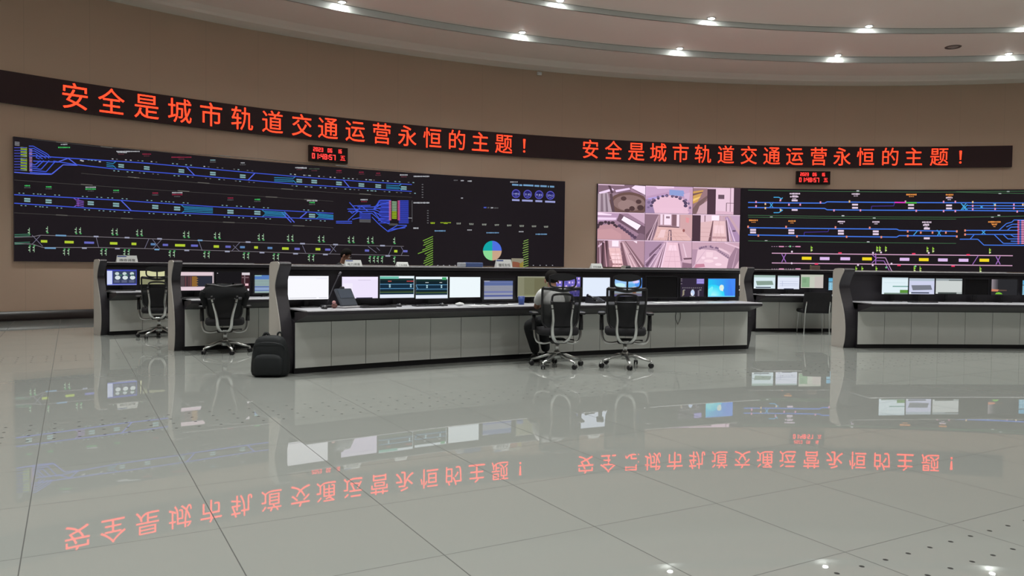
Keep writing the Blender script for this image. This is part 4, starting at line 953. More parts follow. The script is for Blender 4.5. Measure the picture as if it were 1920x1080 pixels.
mon(D_right2, 1501.5, 515, 1544, 540, p_halfgreen, 'dim monitor with green square on the left half, above grey chair', group=RG2)
mon(D_right2, 1553.5, 521.5, 1592, 544, p_cyan, 'cyan monitor cut off by the white end of the right desk', group=RG2)
mon(D_right3, 1366, 514, 1391, 535, p_white((226, 220, 204), False), 'cream-lit monitor sliver seen between the middle and right desks', group='monitors on the farthest right desk')
def p_r1(p):
    p.rect(0, 0, 1, 1, (224, 240, 246)); p.rect(.0, 0, 1, .1, (206, 224, 232)); p.rect(.42, .5, 1, .56, (110, 160, 150)); p.rect(.1, .3, .9, .32, (196, 220, 226)); p.rect(.7, .74, 1, .92, (92, 146, 62)); p.rect(.1, .92, 1, 1, (120, 140, 130))
def p_r3(p):
    p.rect(0, 0, 1, 1, (204, 210, 208)); p.rect(0, 0, 1, .14, (150, 160, 164)); p.rect(.5, .08, 1, .14, (90, 98, 100)); p.rect(.1, .9, .8, 1, (70, 78, 76)); p.rect(.8, .88, 1, 1, (170, 178, 176))
def p_r5(p):
    p.rect(0, 0, 1, 1, (44, 44, 47)); p.grad(0, 0, .26, .66, (150, 140, 146), (70, 68, 72), 6); p.poly([(0, .62), (.3, .66), (.26, .78), (0, .78)], (206, 130, 100)); p.poly([(.3, .66), (.6, .68), (.6, .74), (.26, .76)], (96, 76, 66)); p.poly([(.16, .96), (.2, .86), (.3, .82), (.4, .88), (.44, .96)], (120, 190, 60))
RG1 = 'monitors on the right front desk'
mon(D_right, 1653.5, 520.5, 1703, 551.5, p_r1, 'bright pale monitor with green bar, first on the right front desk', bez=.006, group=RG1)
mon(D_right, 1704.5, 522, 1752.5, 551.5, p_slant((206, 210, 236), (120, 124, 136), (176, 190, 204)), 'lavender monitor with slanted grey panel on the right front desk', bez=.006, group=RG1)
mon(D_right, 1754.5, 522.5, 1804.5, 551, p_r3, 'plain grey-white monitor left of two dark monitors, right front desk', bez=.006, group=RG1)
mon(D_right, 1809, 523.5, 1853, 552.5, p_off, 'switched-off black monitor on the right front desk', group=RG1)
mon(D_right, 1859, 524, 1908, 553, p_r5, 'nearly black monitor with faint orange corner and green spot, right front desk', group=RG1)
mon(D_right, 1917, 526, 1966, 553, p_cyan, 'blue-lit monitor cut off by the right picture edge', group=RG1)

# ------------------------------------------------------------------ things on the desks
def on_desk(D, x, y, z=DZ):
    p = on_floor(x, y, z); th = math.atan2(p.x-D.c[0], p.y-D.c[1]); q = (th-D.th0)*D.R
    d = math.hypot(p.x-D.c[0], p.y-D.c[1])-D.R
    return q, d
def desk_thing(D, x, d, name, label, cat, group=None, y=572, z=DZ, yaw=0.0):
    q, _ = D.s_at(x, y, d)
    return thing(name, label, cat, D.P(q, d, z), D.rz(q)+yaw, group)

# table-tent name plates on the ledges: white folded card with four characters
def plate(D, x, wpx, hpx, txt, label, strip=True):
    q, z = D.s_at(x, 497, .405); k = D.P(q, .405, 0).y/FOC; hw = wpx*k/2; h = hpx*k
    t = thing('name_plate', label, 'name plate', D.P(q, .405, LZ), D.rz(q), 'white name plates on desk ledges')
    m_ = MB(); hf = .035
    m_.add([(-hw, -hf, 0), (hw, -hf, 0), (hw*.94, 0, h), (-hw*.94, 0, h), (-hw, hf, 0), (hw, hf, 0)], [(0, 1, 2, 3), (5, 4, 3, 2), (4, 0, 3), (1, 5, 2), (0, 4, 5, 1)])
    m_.build('card', M_paper, t)
    V, F = text_mesh(txt); x0, x1 = min(v[0] for v in V), max(v[0] for v in V); sx = hw*1.5/(x1-x0); sz = h*.42
    lt = MB(); vv = []
    for a, b in V:
        zz = h*.14+b*sz; vv.append(((a-(x0+x1)/2)*sx, -hf*(1-zz/h)-.0015, zz))
    lt.add(vv, F); lt.build('lettering', M_blk2, t)
    if strip:
        MB().add([(a*hw, -hf*(1-zz)-.0012, zz*h) for a, zz in ((-.9, .78), (-.05, .78), (-.05, .93), (-.9, .93))], [(0, 1, 2, 3)]).build('stripe', M_blue, t)
plate(D_main, 662, 33, 11.5, '电力调度', 'white folded name plate at the left end of the middle desk ledge')
plate(D_main, 754, 24, 8.5, '行车调度', 'small white name plate, second from left on the middle desk ledge', False)
plate(D_main, 944, 34, 15, '值班主任', 'white name plate beside orange picture card on the ledge')
plate(D_main, 1118, 24, 9, '环控调度', 'small white name plate in front of the camera pictures', False)
plate(D_left3, 238, 37, 12.5, '维修调度', 'white name plate on the farthest left desk')
def ledge_thing(D, x, name, label, cat):
    q, _ = D.s_at(x, 497, .41); return thing(name, label, cat, D.P(q, .41, LZ), D.rz(q))
t = ledge_thing(D_main, 882, 'tissue_box', 'flat blue and white tissue box on the middle desk ledge', 'tissue box')
MB().box(-.09, .17, -.05, .05, 0, .062, .01).build('box', M_bluebox, t)
MB().box(-.18, -.089, -.051, .051, 0, .06, .01).build('end_label', mat('pale label', (190, 194, 204), .6), t)
t = ledge_thing(D_main, 971.5, 'picture_card', 'standing picture card with orange and yellow print beside the name plate', 'card')
MB().box(-.092, .092, .012, .026, 0, .128).build('card', mat('cream card', (206, 200, 178), .6), t)
MB().add([(-.085, .0105, .01), (.085, .0105, .0), (.085, .0105, .04), (.0, .0105, .075), (-.085, .0105, .085)], [(0, 1, 2, 3, 4)]).build('print', mat('orange print', (196, 120, 92), .6), t)
MB().add([(.03, .0103, .005), (.088, .0103, .005), (.088, .0103, .09), (.03, .0103, .05)], [(0, 1, 2, 3)]).build('print', mat('yellow print', (206, 186, 80), .6), t)
t = ledge_thing(D_right2, 1528, 'card_box', 'small brown box on the ledge of the second-row right desk', 'box')
MB().box(-.085, .085, -.05, .05, 0, .085, .006).build('body', mat('brown card', (120, 100, 92), .7), t)
MB().box(-.086, .086, -.018, .018, .084, .0865).build('tape', mat('tape', (140, 122, 108), .4), t)

# tilted desk terminal with a small camera on top
t = desk_thing(D_main, 655, -.04, 'desk_terminal', 'dark tilted desk terminal in front of the lilac monitor', 'terminal', yaw=.3)
Mx = Matrix.Rotation(R(-32), 4, 'X')
MB().box(-.125, .125, -.02, .02, .0, .235, .012, Matrix.Translation((0, 0, .018)) @ Mx).build('screen_panel', mat('slate plastic', (62, 68, 80), .4), t)
MB().box(-.1, .1, -.024, -.019, .1, .215, 0, Matrix.Translation((0, 0, .018)) @ Mx).build('display', mat('slate glass', (74, 82, 96), .2), t)
MB().box(-.03, .03, -.018, .018, .235, .262, .008, Matrix.Translation((0, 0, .018)) @ Mx).build('camera', M_blk2, t)
MB().box(-.13, .13, -.06, .15, 0, .022, .008).build('base', M_cap, t)
MB().tube([(-.06, .05, .1), (-.02, .13, .02)], .012).build('prop', M_blk2, t)
# gooseneck microphone
t = desk_thing(D_main, 613, .12, 'gooseneck_microphone', 'thin gooseneck microphone leaning between the two leftmost monitors', 'microphone')
MB().box(-.06, .06, -.07, .07, 0, .03, .01).build('base', M_blk2, t)
q = [(0, 0, .03), (.03, 0, .12), (.08, .0, .24), (.135, 0, .36), (.15, 0, .385)]
MB().tube(q, .006).build('neck', mat('grey metal neck', (92, 90, 98), .4, .5), t)
MB().tube([(.148, 0, .38), (.165, 0, .405), (.172, 0, .418)], [.012, .014, .01]).build('head', mat('grey foam head', (116, 114, 122), .7), t)
# mice, keyboards, ornament
def mouse(D, x, d, label):
    t = desk_thing(D, x, d, 'computer_mouse', label, 'mouse', 'computer mice')
    MB().ell((0, 0, .012), (.032, .055, .026)).build('shell', M_blk2, t); MB().tube([(0, -.045, .03), (0, -.015, .038)], .004).build('wheel', M_cap, t)
mouse(D_main, 608, -.12, 'dark computer mouse at the left end of the middle desk')
mouse(D_main, 748, -.02, 'dark computer mouse right of the long keyboard on the middle desk')
mouse(D_main, 828, -.08, 'dark computer mouse below the right track monitor')
key_bed = MB().box(-.22, .22, -.07, .07, 0, .018, .006)
keys = MB()
for r_ in range(5):
    for c_ in range(15): keys.box(-.21+c_*.028, -.186+c_*.028, -.062+r_*.025, -.041+r_*.025, .017, .023)
def keyboard(D, x, d, label, yaw=0):
    t = desk_thing(D, x, d, 'keyboard', label, 'keyboard', 'keyboards on the desks', yaw=yaw)
    key_bed.build('body', M_blk2, t); keys.build('keys', M_off, t)
keyboard(D_main, 708, -.08, 'black keyboard right of the tilted terminal')
keyboard(D_main, 806, -.02, 'black keyboard below the right track monitor')
keyboard(D_main, 922, .02, 'black keyboard below the thick-framed monitor', .1)
keyboard(D_left2, 372, .0, 'black keyboard below the brown chart monitor')
keyboard(D_right, 1730, -.02, 'black keyboard below the lavender monitor on the right desk')
keyboard(D_right2, 1440, .0, 'black keyboard below the slanted green monitor')
keyboard(D_left3, 226, .0, 'black keyboard on the farthest left desk')
t = desk_thing(D_main, 627, -.06, 'desk_ornament', 'small pink and brown ornament left of the tilted terminal', 'ornament')
MB().ell((0, 0, .03), (.035, .03, .032)).build('body', mat('brown ornament', (120, 80, 74), .5), t); MB().ell((-.01, -.01, .07), (.022, .02, .02)).build('head', mat('pink ornament', (206, 150, 150), .5), t)
# phone on the right
t = desk_thing(D_main, 1116, .0, 'desk_phone', 'dark desk phone with handset right of the seated person', 'phone', yaw=.2)
MB().prism([(-.1, 0), (.1, 0), (.1, .09), (.06, .09), (-.1, .03)], 'x', -.1, .1).build('body', M_blk2, t)
MB().tube([(-.075, -.08, .055), (-.075, -.03, .075), (-.075, .05, .1), (-.075, .08, .105)], [.024, .014, .014, .024]).build('handset', M_off, t)
kp = MB()
for i in range(4):
    for j in range(3): kp.box(-.01+j*.03, .012+j*.03, -.07+i*.03, -.05+i*.03, .045+i*.011, .056+i*.011)
kp.build('keypad', mat('grey keys', (110, 112, 124), .5), t)
# cup, papers, crumpled tissue
t = desk_thing(D_main, 977.5, -.10, 'plastic_cup', 'blue plastic cup on the desk left of the seated person', 'cup')
MB().lathe([(.001, .0), (.036, .0), (.044, .11), (.041, .11), (.034, .006), (.001, .006)], 24).build('body', M_blue, t)
MB().lathe([(.0435, .104), (.0465, .108), (.0455, .113), (.041, .113), (.041, .104)], 24).build('rim', mat('pale blue rim', (130, 140, 200), .4), t)
def sheet(D, x, d, w_, l_, yaw, label, n=0):
    t = desk_thing(D, x, d, 'paper_sheet', label, 'paper', 'papers on the desks', yaw=yaw)
    m_ = MB(); k = 6; v = []
    for i in range(k+1):
        for j in range(3): v.append((-w_/2+w_*i/k, -l_/2+l_*j/2, .003+.004*abs(sin(i*1.3+j+n))))
    m_.add(v, [(i*3+j, (i+1)*3+j, (i+1)*3+j+1, i*3+j+1) for i in range(k) for j in range(2)], smooth=True)
    v2 = [(x_, y_, z_-.002) for x_, y_, z_ in v]; m_.add(v2, [(i*3+j, i*3+j+1, (i+1)*3+j+1, (i+1)*3+j) for i in range(k) for j in range(2)], smooth=True)
    m_.build('sheet', M_paper, t)
sheet(D_main, 895, -.16, .32, .21, .2, 'white paper sheet in front of the thick-framed monitor, left one', 1)
sheet(D_main, 942, -.18, .30, .2, -.15, 'white paper sheet between the thick-framed monitor and the cup', 2)
sheet(D_main, 1240, -.16, .3, .21, .1, 'white paper sheet below the switched-off monitor', 3)
sheet(D_main, 1290, -.18, .3, .21, -.1, 'white paper sheet below the dashboard monitor', 4)
t = desk_thing(D_main, 862, -.14, 'crumpled_tissue', 'white crumpled tissue on the desk below the bluish-white monitor', 'tissue')
tm = MB(); tm.ell((0, 0, .022), (.06, .03, .02), 14, 8); tm.v = [(x+random.uniform(-.006, .006), y+random.uniform(-.006, .006), max(.001, z+random.uniform(-.008, .008))) for x, y, z in tm.v]
tm.build('tissue', M_paper, t)
# cable loop hanging on the desk front
t = thing('cable', 'thin dark cable loop hanging on the front panels right of the empty chair', 'cable', D_main.P(4.75, -.03, .5))
q0, _ = D_main.s_at(1271, 598, -.02)
pts = [D_main.P(q0+a, -.022, z)-D_main.P(4.75, -.03, .5) for a, z in ((-.03, .58), (-.045, .53), (-.04, .48), (0, .405), (.035, .475), (.045, .52), (.04, .575))]
MB().tube(pts, .004, 6).build('loop', M_blk2, t)

# ------------------------------------------------------------------ mesh office chairs
def mesh_fabric():
    M = mat('black chair mesh', (34, 35, 38), .8); nt = M.node_tree; b = nt.nodes['Principled BSDF']
    tr = nt.nodes.new('ShaderNodeBsdfTransparent'); mx = nt.nodes.new('ShaderNodeMixShader')
    tc = nt.nodes.new('ShaderNodeTexCoord'); sx = nt.nodes.new('ShaderNodeSeparateXYZ'); nt.links.new(tc.outputs['Object'], sx.inputs[0])
    mp = nt.nodes.new('ShaderNodeMapRange'); mp.inputs['From Min'].default_value = .78; mp.inputs['From Max'].default_value = .84
    mp.inputs['To Min'].default_value = .97; mp.inputs['To Max'].default_value = .62     # the upper web is sheer, the lumbar part backed
    nt.links.new(sx.outputs[2], mp.inputs['Value']); nt.links.new(mp.outputs[0], mx.inputs[0])
    nt.links.new(tr.outputs[0], mx.inputs[1]); nt.links.new(b.outputs[0], mx.inputs[2]); nt.links.new(mx.outputs[0], nt.nodes['Material Output'].inputs[0])
    return M
M_mesh = mesh_fabric()
def back_y(z):                       # how far the back leans at a given height
    return -.20-.10*max(0, (z-.45)/.55)**1.0 - (.03*sin((z-.45)*PI/.3) if .45 < z < .75 else 0)*-1
def make_chair(label, loc, rz, headrest=True, base_rot=0.0, vbars=False):
    t = thing('office_chair', label, 'chair', loc, rz, 'mesh office chairs')
    sb = MB()
    sb.lathe([(.001, .10), (.045, .10), (.05, .13), (.045, .17), (.035, .20), (.001, .20)], 18)
    for k in range(5):
        a = R(90+72*k)+base_rot; d = Vector((cos(a), sin(a), 0))
        sb.tube([d*.03+Vector((0, 0, .155)), d*.12+Vector((0, 0, .145)), d*.24+Vector((0, 0, .105)), d*.325+Vector((0, 0, .083))], [.032, .027, .021, .016], 10, flat=.75)
    sb.build('star_base', M_chrome, t)
    for k in range(5):
        a = R(90+72*k)+base_rot; c = Vector((cos(a)*.325, sin(a)*.325, 0)); tw = Vector((-sin(a+.5), cos(a+.5), 0))
        cm = MB()
        Mr = Matrix.Translation(c) @ Matrix.Rotation(a+.5, 4, 'Z')
        for sx in (-1, 1):
            cm.lathe([(.001, -.009), (.024, -.009), (.03, -.006), (.03, .006), (.024, .009), (.001, .009)], 18, M=Mr @ Matrix.Translation((0, sx*.016, .031)) @ Matrix.Rotation(PI/2, 4, 'X'))
        co_ = cm.build('castor', M_blk2, t)
        MB().tube([c+Vector((0, 0, .03)), c+Vector((0, 0, .09))], .009, 8).box(-.018, .018, -.008, .008, .045, .066, .005, Mr).build('fork', M_chrome, co_)
    MB().tube([(0, 0, .19), (0, 0, .32)], .026, 14).build('gas_lift', M_chrome, t)
    MB().box(-.10, .10, -.15, .10, .30, .355, .02).build('seat_mechanism', M_blk2, t)
    MB().tube([(.08, .02, .33), (.17, .03, .335), (.22, .03, .33)], [.006, .006, .012], 8).build('lever', M_blk2, t)
    # seat cushion: rounded pad with waterfall front
    st = MB(); n = 20; rings = []
    for z, sc in ((.40, .80), (.405, .93), (.43, 1.0), (.47, 1.0), (.495, .96), (.505, .80), (.508, .4)):
        ring = []
        for k in range(n*2):
            a = PI*k/n; ca, sa = cos(a), sin(a); e = .45
            x = .255*sc*(abs(ca)**e)*(1 if ca >= 0 else -1); y = .03+.245*sc*(abs(sa)**e)*(1 if sa >= 0 else -1)
            ring.append((x, y, z-(.03*max(0, (y-.14)/.14)**2 if y > .14 else 0)))
        rings.append(ring)
    v = [p for r_ in rings for p in r_]; m_ = n*2
    f = [(i*m_+k, i*m_+(k+1) % m_, (i+1)*m_+(k+1) % m_, (i+1)*m_+k) for i in range(len(rings)-1) for k in range(m_)]+[tuple(range(m_-1, -1, -1)), tuple(range((len(rings)-1)*m_, len(rings)*m_))]
    st.add(v, f, smooth=True); st.build('seat', M_fabric, t)
    # back: frame loop, mesh web, lumbar arch
    half = [(.0, .445), (.10, .45), (.17, .50), (.215, .57), (.228, .70), (.235, .85), (.236, .955), (.225, .985), (.12, .975), (.0, .965)]
    loop = [(x, back_y(z)+.10*(x/.24)**2*.6, z) for x, z in half]+[(-x, back_y(z)+.10*(x/.24)**2*.6, z) for x, z in half[-2:0:-1]]
    fr = MB(); fr.tube(smooth_path(loop+[loop[0]], 4)[:-1], .014, 8, closed=True)
    fr.tube(smooth_path([(-.228, back_y(.97)+.055, .985), (-.12, back_y(.97)+.015, .975), (0, back_y(.97), .957), (.12, back_y(.97)+.015, .975), (.228, back_y(.97)+.055, .985)], 5), .021, 8, flat=1.0)
    fr.build('back_frame', M_blk2, t)
    wb = MB(); rows = 16; colz = 10; v = []
    for i in range(rows+1):
        z = .455+(.972-.455)*i/rows
        hw = next((half[k][0]+(half[k+1][0]-half[k][0])*(z-half[k][1])/(half[k+1][1]-half[k][1]) for k in range(6) if half[k][1] <= z <= half[k+1][1]), .23)
        for j in range(colz+1):
            x = hw*(2*j/colz-1); v.append((x, back_y(z)+.06*(x/.24)**2, z))
    wb.add(v, [(i*(colz+1)+j, i*(colz+1)+j+1, (i+1)*(colz+1)+j+1, (i+1)*(colz+1)+j) for i in range(rows) for j in range(colz)], smooth=True)
    wb.build('back_mesh', M_mesh, t)
    la = MB(); la.tube(smooth_path([(-.13, -.30, .80), (-.128, -.298, .86), (-.105, -.294, .905), (0, -.292, .915), (.105, -.294, .905), (.128, -.298, .86), (.13, -.30, .80)], 5), .013, 8)
    lv = []
    for i in range(9):
        z = .52+.30*i/8
        for j in range(7): x = (.115+.01*sin(i))*(2*j/6-1); lv.append((x, back_y(z)-.012+.05*(x/.24)**2, z))
    la.add(lv, [(i*7+j, i*7+j+1, (i+1)*7+j+1, (i+1)*7+j) for i in range(8) for j in range(6)], smooth=True)
    la.build('lumbar_support', M_fabric, t)
    # polished Y-shaped carrier behind the back
    bs = MB()
    for s_ in (-1, 1):
        pth = smooth_path([(s_*.01, -.16, .325), (s_*.055, -.215, .335), (s_*.085, -.262, .40), (s_*.095, -.285, .50), (s_*.112, -.298, .60), (s_*.138, -.31, .70), (s_*.158, -.315, .795)] if vbars else [(s_*.01, -.16, .325), (s_*.06, -.215, .335), (s_*.105, -.262, .40), (s_*.118, -.285, .50), (s_*.112, -.298, .60), (s_*.12, -.31, .70), (s_*.132, -.315, .795)], 5)
        bs.tube(pth, [.030-.013*min(1, i/24) for i in range(len(pth))], 10, flat=.6)
    bs.box(-.07, .07, -.21, -.13, .315, .345, .012)
    bs.build('back_support', M_chrome, t)
    ck = MB()
    for s_ in (-1, 1): ck.tube([(s_*(.158 if vbars else .132), -.315, .79), (s_*(.162 if vbars else .134), -.315, .835)], .017, 8); ck.tube([(s_*(.146 if vbars else .125), -.314, .735), (s_*(.148 if vbars else .126), -.314, .745)], .018, 8)
    ck.build('joint_cap', M_blk2, t)
    if headrest:
        hp = MB(); v = []; nx_ = 14
        for j in range(nx_+1):
            x = -.165+.33*j/nx_; q = (x/.165)
            top = 1.165-.03*abs(q)**3; bot = 1.075+.032*q*q
            yy = -.335+.05*q*q
            for (dz, dy) in ((bot, -.012), (top, -.014), (top, .014), (bot, .018)): v.append((x, yy+dy, dz))
        f = [(j*4+k, (j+1)*4+k, (j+1)*4+(k+1) % 4, j*4+(k+1) % 4) for j in range(nx_) for k in range(4)]+[(3, 2, 1, 0), (nx_*4, nx_*4+1, nx_*4+2, nx_*4+3)]
        hp.add(v, f, smooth=False)
        hr = hp.build('headrest', M_fabric, t)
        hf = MB(); hf.tube(smooth_path([(-.155, -.29, 1.12), (-.16, -.295, 1.05), (-.13, -.30, 1.005), (0, -.305, .995), (.13, -.30, 1.005), (.16, -.295, 1.05), (.155, -.29, 1.12)], 5), .011, 8)
        hf.tube([(0, -.305, .96), (0, -.33, 1.09)], .019, 8, flat=.6)
        hf.build('headrest_frame', M_blk2, hr)
    for s_ in (-1, 1):
        am = MB(); am.tube(smooth_path([(s_*.06, -.06, .325), (s_*.17, -.05, .30), (s_*.25, -.04, .315), (s_*.282, -.03, .37), (s_*.292, -.02, .45), (s_*.295, -.015, .50)], 5), .016, 10)
        ao = am.build('armrest', M_chrome, t)
        MB().tube([(s_*.294, -.018, .46), (s_*.297, -.01, .56), (s_*.297, 0, .655)], [.022, .021, .019], 10, flat=1.3).build('arm_post', M_blk2, ao)
        MB().box(s_*.297-.045, s_*.297+.045, -.11, .14, .655, .688, .014).build('arm_pad', M_blk2, ao)
    return t
def chair_at(x, y, label, aim, headrest=True, base_rot=0.0, vbars=False):
    p = on_floor(x, y); return make_chair(label, p, math.atan2(-aim[0], aim[1]), headrest, base_rot, vbars), p
c_empty, P_e = chair_at(1171.4, 688, 'empty black mesh office chair with headrest, right of the seated person', (.10, 1), True, R(36)+R(8))
c_man, P_m = chair_at(1044, 687.5, 'black mesh office chair with headrest the person is sitting on', (-.14, 1), True, R(-6))
c_coat, P_c = chair_at(422, 661, 'black office chair with a dark jacket over its back, second-row desk', (-.34, 1), False, R(-19), True); c_coat.scale = (1, 1, .955)
c_far, P_f = chair_at(298, 632.5, 'black mesh office chair at the farthest left desk, partly behind a white desk end', (-.36, 1), True, R(6))

# dark jacket over the chair back
rz_c = math.atan2(.34, 1)
t = thing('jacket', 'dark jacket hanging over the back of the office chair at the second-row desk', 'jacket', (P_c.x, P_c.y, 0), rz_c)
jk = MB(); rows = [(.957, .12, .02), (.95, .20, .05), (.91, .255, .075), (.855, .295, .09), (.815, .31, .095), (.775, .285, .09), (.74, .25, .075), (.70, .235, .062), (.62, .232, .055), (.55, .235, .05)]
v = []; n = 28
for i, (z, hw, hd) in enumerate(rows):
    for k in range(n):
        a = 2*PI*k/n; wob = .006*sin(5*a+i)
        v.append(((hw+wob)*cos(a)*(1 if i < 6 else 1), -.245+(hd+wob)*sin(a)+.05*(cos(a)**2)*(.5), z+.012*sin(3*a+i)))
jk.add(v, [(i*n+k, i*n+(k+1) % n, (i+1)*n+(k+1) % n, (i+1)*n+k) for i in range(5) for k in range(n)]+[tuple(range(n))], smooth=True)
jk.build('body', M_cloth, t)
for s_ in (-1, 1):
    MB().tube(smooth_path([(s_*.25, -.23, .85), (s_*.275, -.22, .80), (s_*.262, -.20, .74), (s_*.245, -.18, .66)], 4), [.062, .062, .06, .06, .056, .054, .052, .05, .05, .048, .046, .045, .044][:13], 12, flat=.8).build('sleeve', M_cloth, t)

# grey visitor chair on thin silver legs
p = on_floor(1534, 627)+Vector((0, .26, 0))
t = thing('visitor_chair', 'dark chair on thin silver legs at the second-row right desk', 'chair', p, math.atan2(-.10, 1))
MB().box(-.26, .26, -.24, .26, .40, .47, .025).build('seat', M_fabric, t)
bk = MB(); v = []
for i in range(9):
    z = .43+.37*i/8
    for j in range(9):
        x = .26*(2*j/8-1)*(1-.05*(i/8)**3); y = -.26-.07*i/8+.03*(x/.26)**2
        v.append((x, y, z))
f = [(i*9+j, i*9+j+1, (i+1)*9+j+1, (i+1)*9+j) for i in range(8) for j in range(8)]
v2 = [(x, y+.035, z) for x, y, z in v]
bk.add(v, f, smooth=True); bk.add(v2, [q[::-1] for q in f], smooth=True)
edge = list(range(9))+[9*i+8 for i in range(1, 9)]+[72+j for j in range(7, -1, -1)]+[9*i for i in range(7, 0, -1)]
bk.add(v+v2, [(a, b, b+81, a+81) for a, b in zip(edge, edge[1:]+edge[:1])])
bk.build('backrest', M_fabric, t)
for s_ in (-1, 1):
    MB().tube(smooth_path([(s_*.215, -.33, .62), (s_*.22, -.27, .47), (s_*.225, -.25, .3), (s_*.235, -.24, .0)], 4), .012, 8).build('leg', M_chrome, t)
    MB().tube(smooth_path([(s_*.225, .22, .44), (s_*.23, .23, .25), (s_*.24, .24, 0)], 4), .012, 8).build('leg', M_chrome, t)

# ------------------------------------------------------------------ backpack on the floor
t = thing('backpack', 'black backpack standing on the floor against the end of the long middle desk', 'backpack', (-2.66, 8.585, 0), .06)
bp = MB(); n = 28; rows = [(0.004, .80), (.02, .94), (.06, 1.0), (.15, .985), (.25, .93), (.34, .85), (.40, .75), (.43, .62), (.447, .36), (.45, .02)]
v = []
for i, (z, sc) in enumerate(rows):
    for k in range(n):
        a = 2*PI*k/n; e = .6; ca, sa = cos(a), sin(a)
        v.append((.205*sc*abs(ca)**e*(1 if ca >= 0 else -1), .115*(sc if i < 2 else min(1, .35+.65*sc))*abs(sa)**e*(1 if sa >= 0 else -1), z))
bp.add(v, [(i*n+k, i*n+(k+1) % n, (i+1)*n+(k+1) % n, (i+1)*n+k) for i in range(len(rows)-1) for k in range(n)]+[tuple(range(n-1, -1, -1))], smooth=True)
bp.build('body', M_bag, t)
pk = MB(); v = []; rows2 = [(.03, .8), (.05, .95), (.12, 1), (.2, .95), (.24, .75), (.255, .4)]
for i, (z, sc) in enumerate(rows2):
    for k in range(n):
        a = 2*PI*k/n; ca, sa = cos(a), sin(a); e = .6
        v.append((.16*sc*abs(ca)**e*(1 if ca >= 0 else -1), -.105+.045*sc*abs(sa)**e*(1 if sa >= 0 else -1), z))
pk.add(v, [(i*n+k, i*n+(k+1) % n, (i+1)*n+(k+1) % n, (i+1)*n+k) for i in range(len(rows2)-1) for k in range(n)]+[tuple(range(n-1, -1, -1)), tuple(range(5*n, 6*n))], smooth=True)
pk.build('front_pocket', M_bag, t)
MB().tube(smooth_path([(.06, .05, .42), (.065, .06, .465), (.085, .06, .48), (.105, .06, .465), (.11, .05, .41)], 4), .011, 8).build('carry_handle', M_bag, t)
MB().tube(smooth_path([(-.10, .07, .42), (-.08, .07, .462), (-.05, .07, .462), (-.03, .07, .43)], 4), .016, 8).build('shoulder_strap', M_bag, t)
MB().tube(smooth_path([(-.17, -.06, .30), (-.14, -.10, .36), (0, -.125, .385), (.14, -.10, .36), (.17, -.06, .30)], 5), .004, 6).build('zip', mat('zip tape', (46, 50, 54), .4), t)

# ------------------------------------------------------------------ people
def skin(name, nodes, edges, material, parent, root, origin, sub=2, vox=.008):
    """a smooth body grown round a skeleton: one tapered limb per unbranched chain, all fused into one surface"""
    adj = {}
    for a, b in edges: adj.setdefault(a, []).append(b); adj.setdefault(b, []).append(a)
    seen = set(); chains = []
    for a in adj:
        if len(adj[a]) == 2: continue
        for b in adj[a]:
            if (a, b) in seen: continue
            path = [a, b]; seen |= {(a, b), (b, a)}
            while len(adj[path[-1]]) == 2:
                n_ = [q for q in adj[path[-1]] if q != path[-2]][0]; seen |= {(path[-1], n_), (n_, path[-1])}; path.append(n_)
            chains.append(path)
    V, Ed, Rd, roots = [], [], [], []; O = Vector(origin)
    for ch in chains:
        roots.append(len(V))
        for k, key in enumerate(ch):
            if k: Ed.append((len(V)-1, len(V)))
            V.append(tuple(Vector(nodes[key][0])-O)); r_ = nodes[key][1]; Rd.append(r_ if isinstance(r_, tuple) else (r_, r_))
    me = bpy.data.meshes.new(name); me.from_pydata(V, Ed, [])
    o = bpy.data.objects.new(name, me); COL.objects.link(o)
    if parent is not None: o.parent = parent
    sk = o.modifiers.new('skin', 'SKIN'); sk.use_smooth_shade = True
    if not me.skin_vertices: me.skin_vertices.new()
    for i, r_ in enumerate(Rd):
        d = me.skin_vertices[0].data[i]; d.radius = r_; d.use_root = i in roots
    ss = o.modifiers.new('sub', 'SUBSURF'); ss.levels = sub; ss.render_levels = sub
    rm = o.modifiers.new('fuse', 'REMESH'); rm.mode = 'VOXEL'; rm.voxel_size = vox; rm.use_smooth_shade = True
    sm = o.modifiers.new('smooth', 'SMOOTH'); sm.iterations = 4; sm.factor = .5
    me.materials.append(material)
    return o
def chain(names): return list(zip(names[:-1], names[1:]))
def hand_nodes(nodes, edges, pre, wrist, fwd, palm_n, curl=.5):
    """palm and five fingers; fwd along the hand, palm_n out of the back of the hand"""
    fwd = Vector(fwd).normalized(); nrm = Vector(palm_n).normalized(); side = fwd.cross(nrm).normalized()
    w = Vector(wrist); nodes[pre+'palm'] = (w+fwd*.05, (.034, .018)); edges.append((pre+'wrist', pre+'palm'))
    L = (.068, .078, .073, .058)
    for i in range(4):
        b = w+fwd*.088+side*(.027-.018*i); f1 = b+fwd*L[i]*.5-nrm*.008*curl; f2 = b+fwd*L[i]*.85-nrm*.035*curl
        for nm, p_, r_ in (('a', b, .0105), ('b', f1, .009), ('c', f2, .0075)): nodes[pre+'f%d%s' % (i, nm)] = (p_, r_)
        edges += [(pre+'palm', pre+'f%da' % i), (pre+'f%da' % i, pre+'f%db' % i), (pre+'f%db' % i, pre+'f%dc' % i)]
    tb = w+fwd*.035+side*.034; t1 = tb+fwd*.028+side*.022; t2 = t1+fwd*.028+side*.004-nrm*.006
    for nm, p_, r_ in (('ta', tb, .013), ('tb', t1, .0105), ('tc', t2, .0085)): nodes[pre+nm] = (p_, r_)
    edges += [(pre+'palm', pre+'ta'), (pre+'ta', pre+'tb'), (pre+'tb', pre+'tc')]
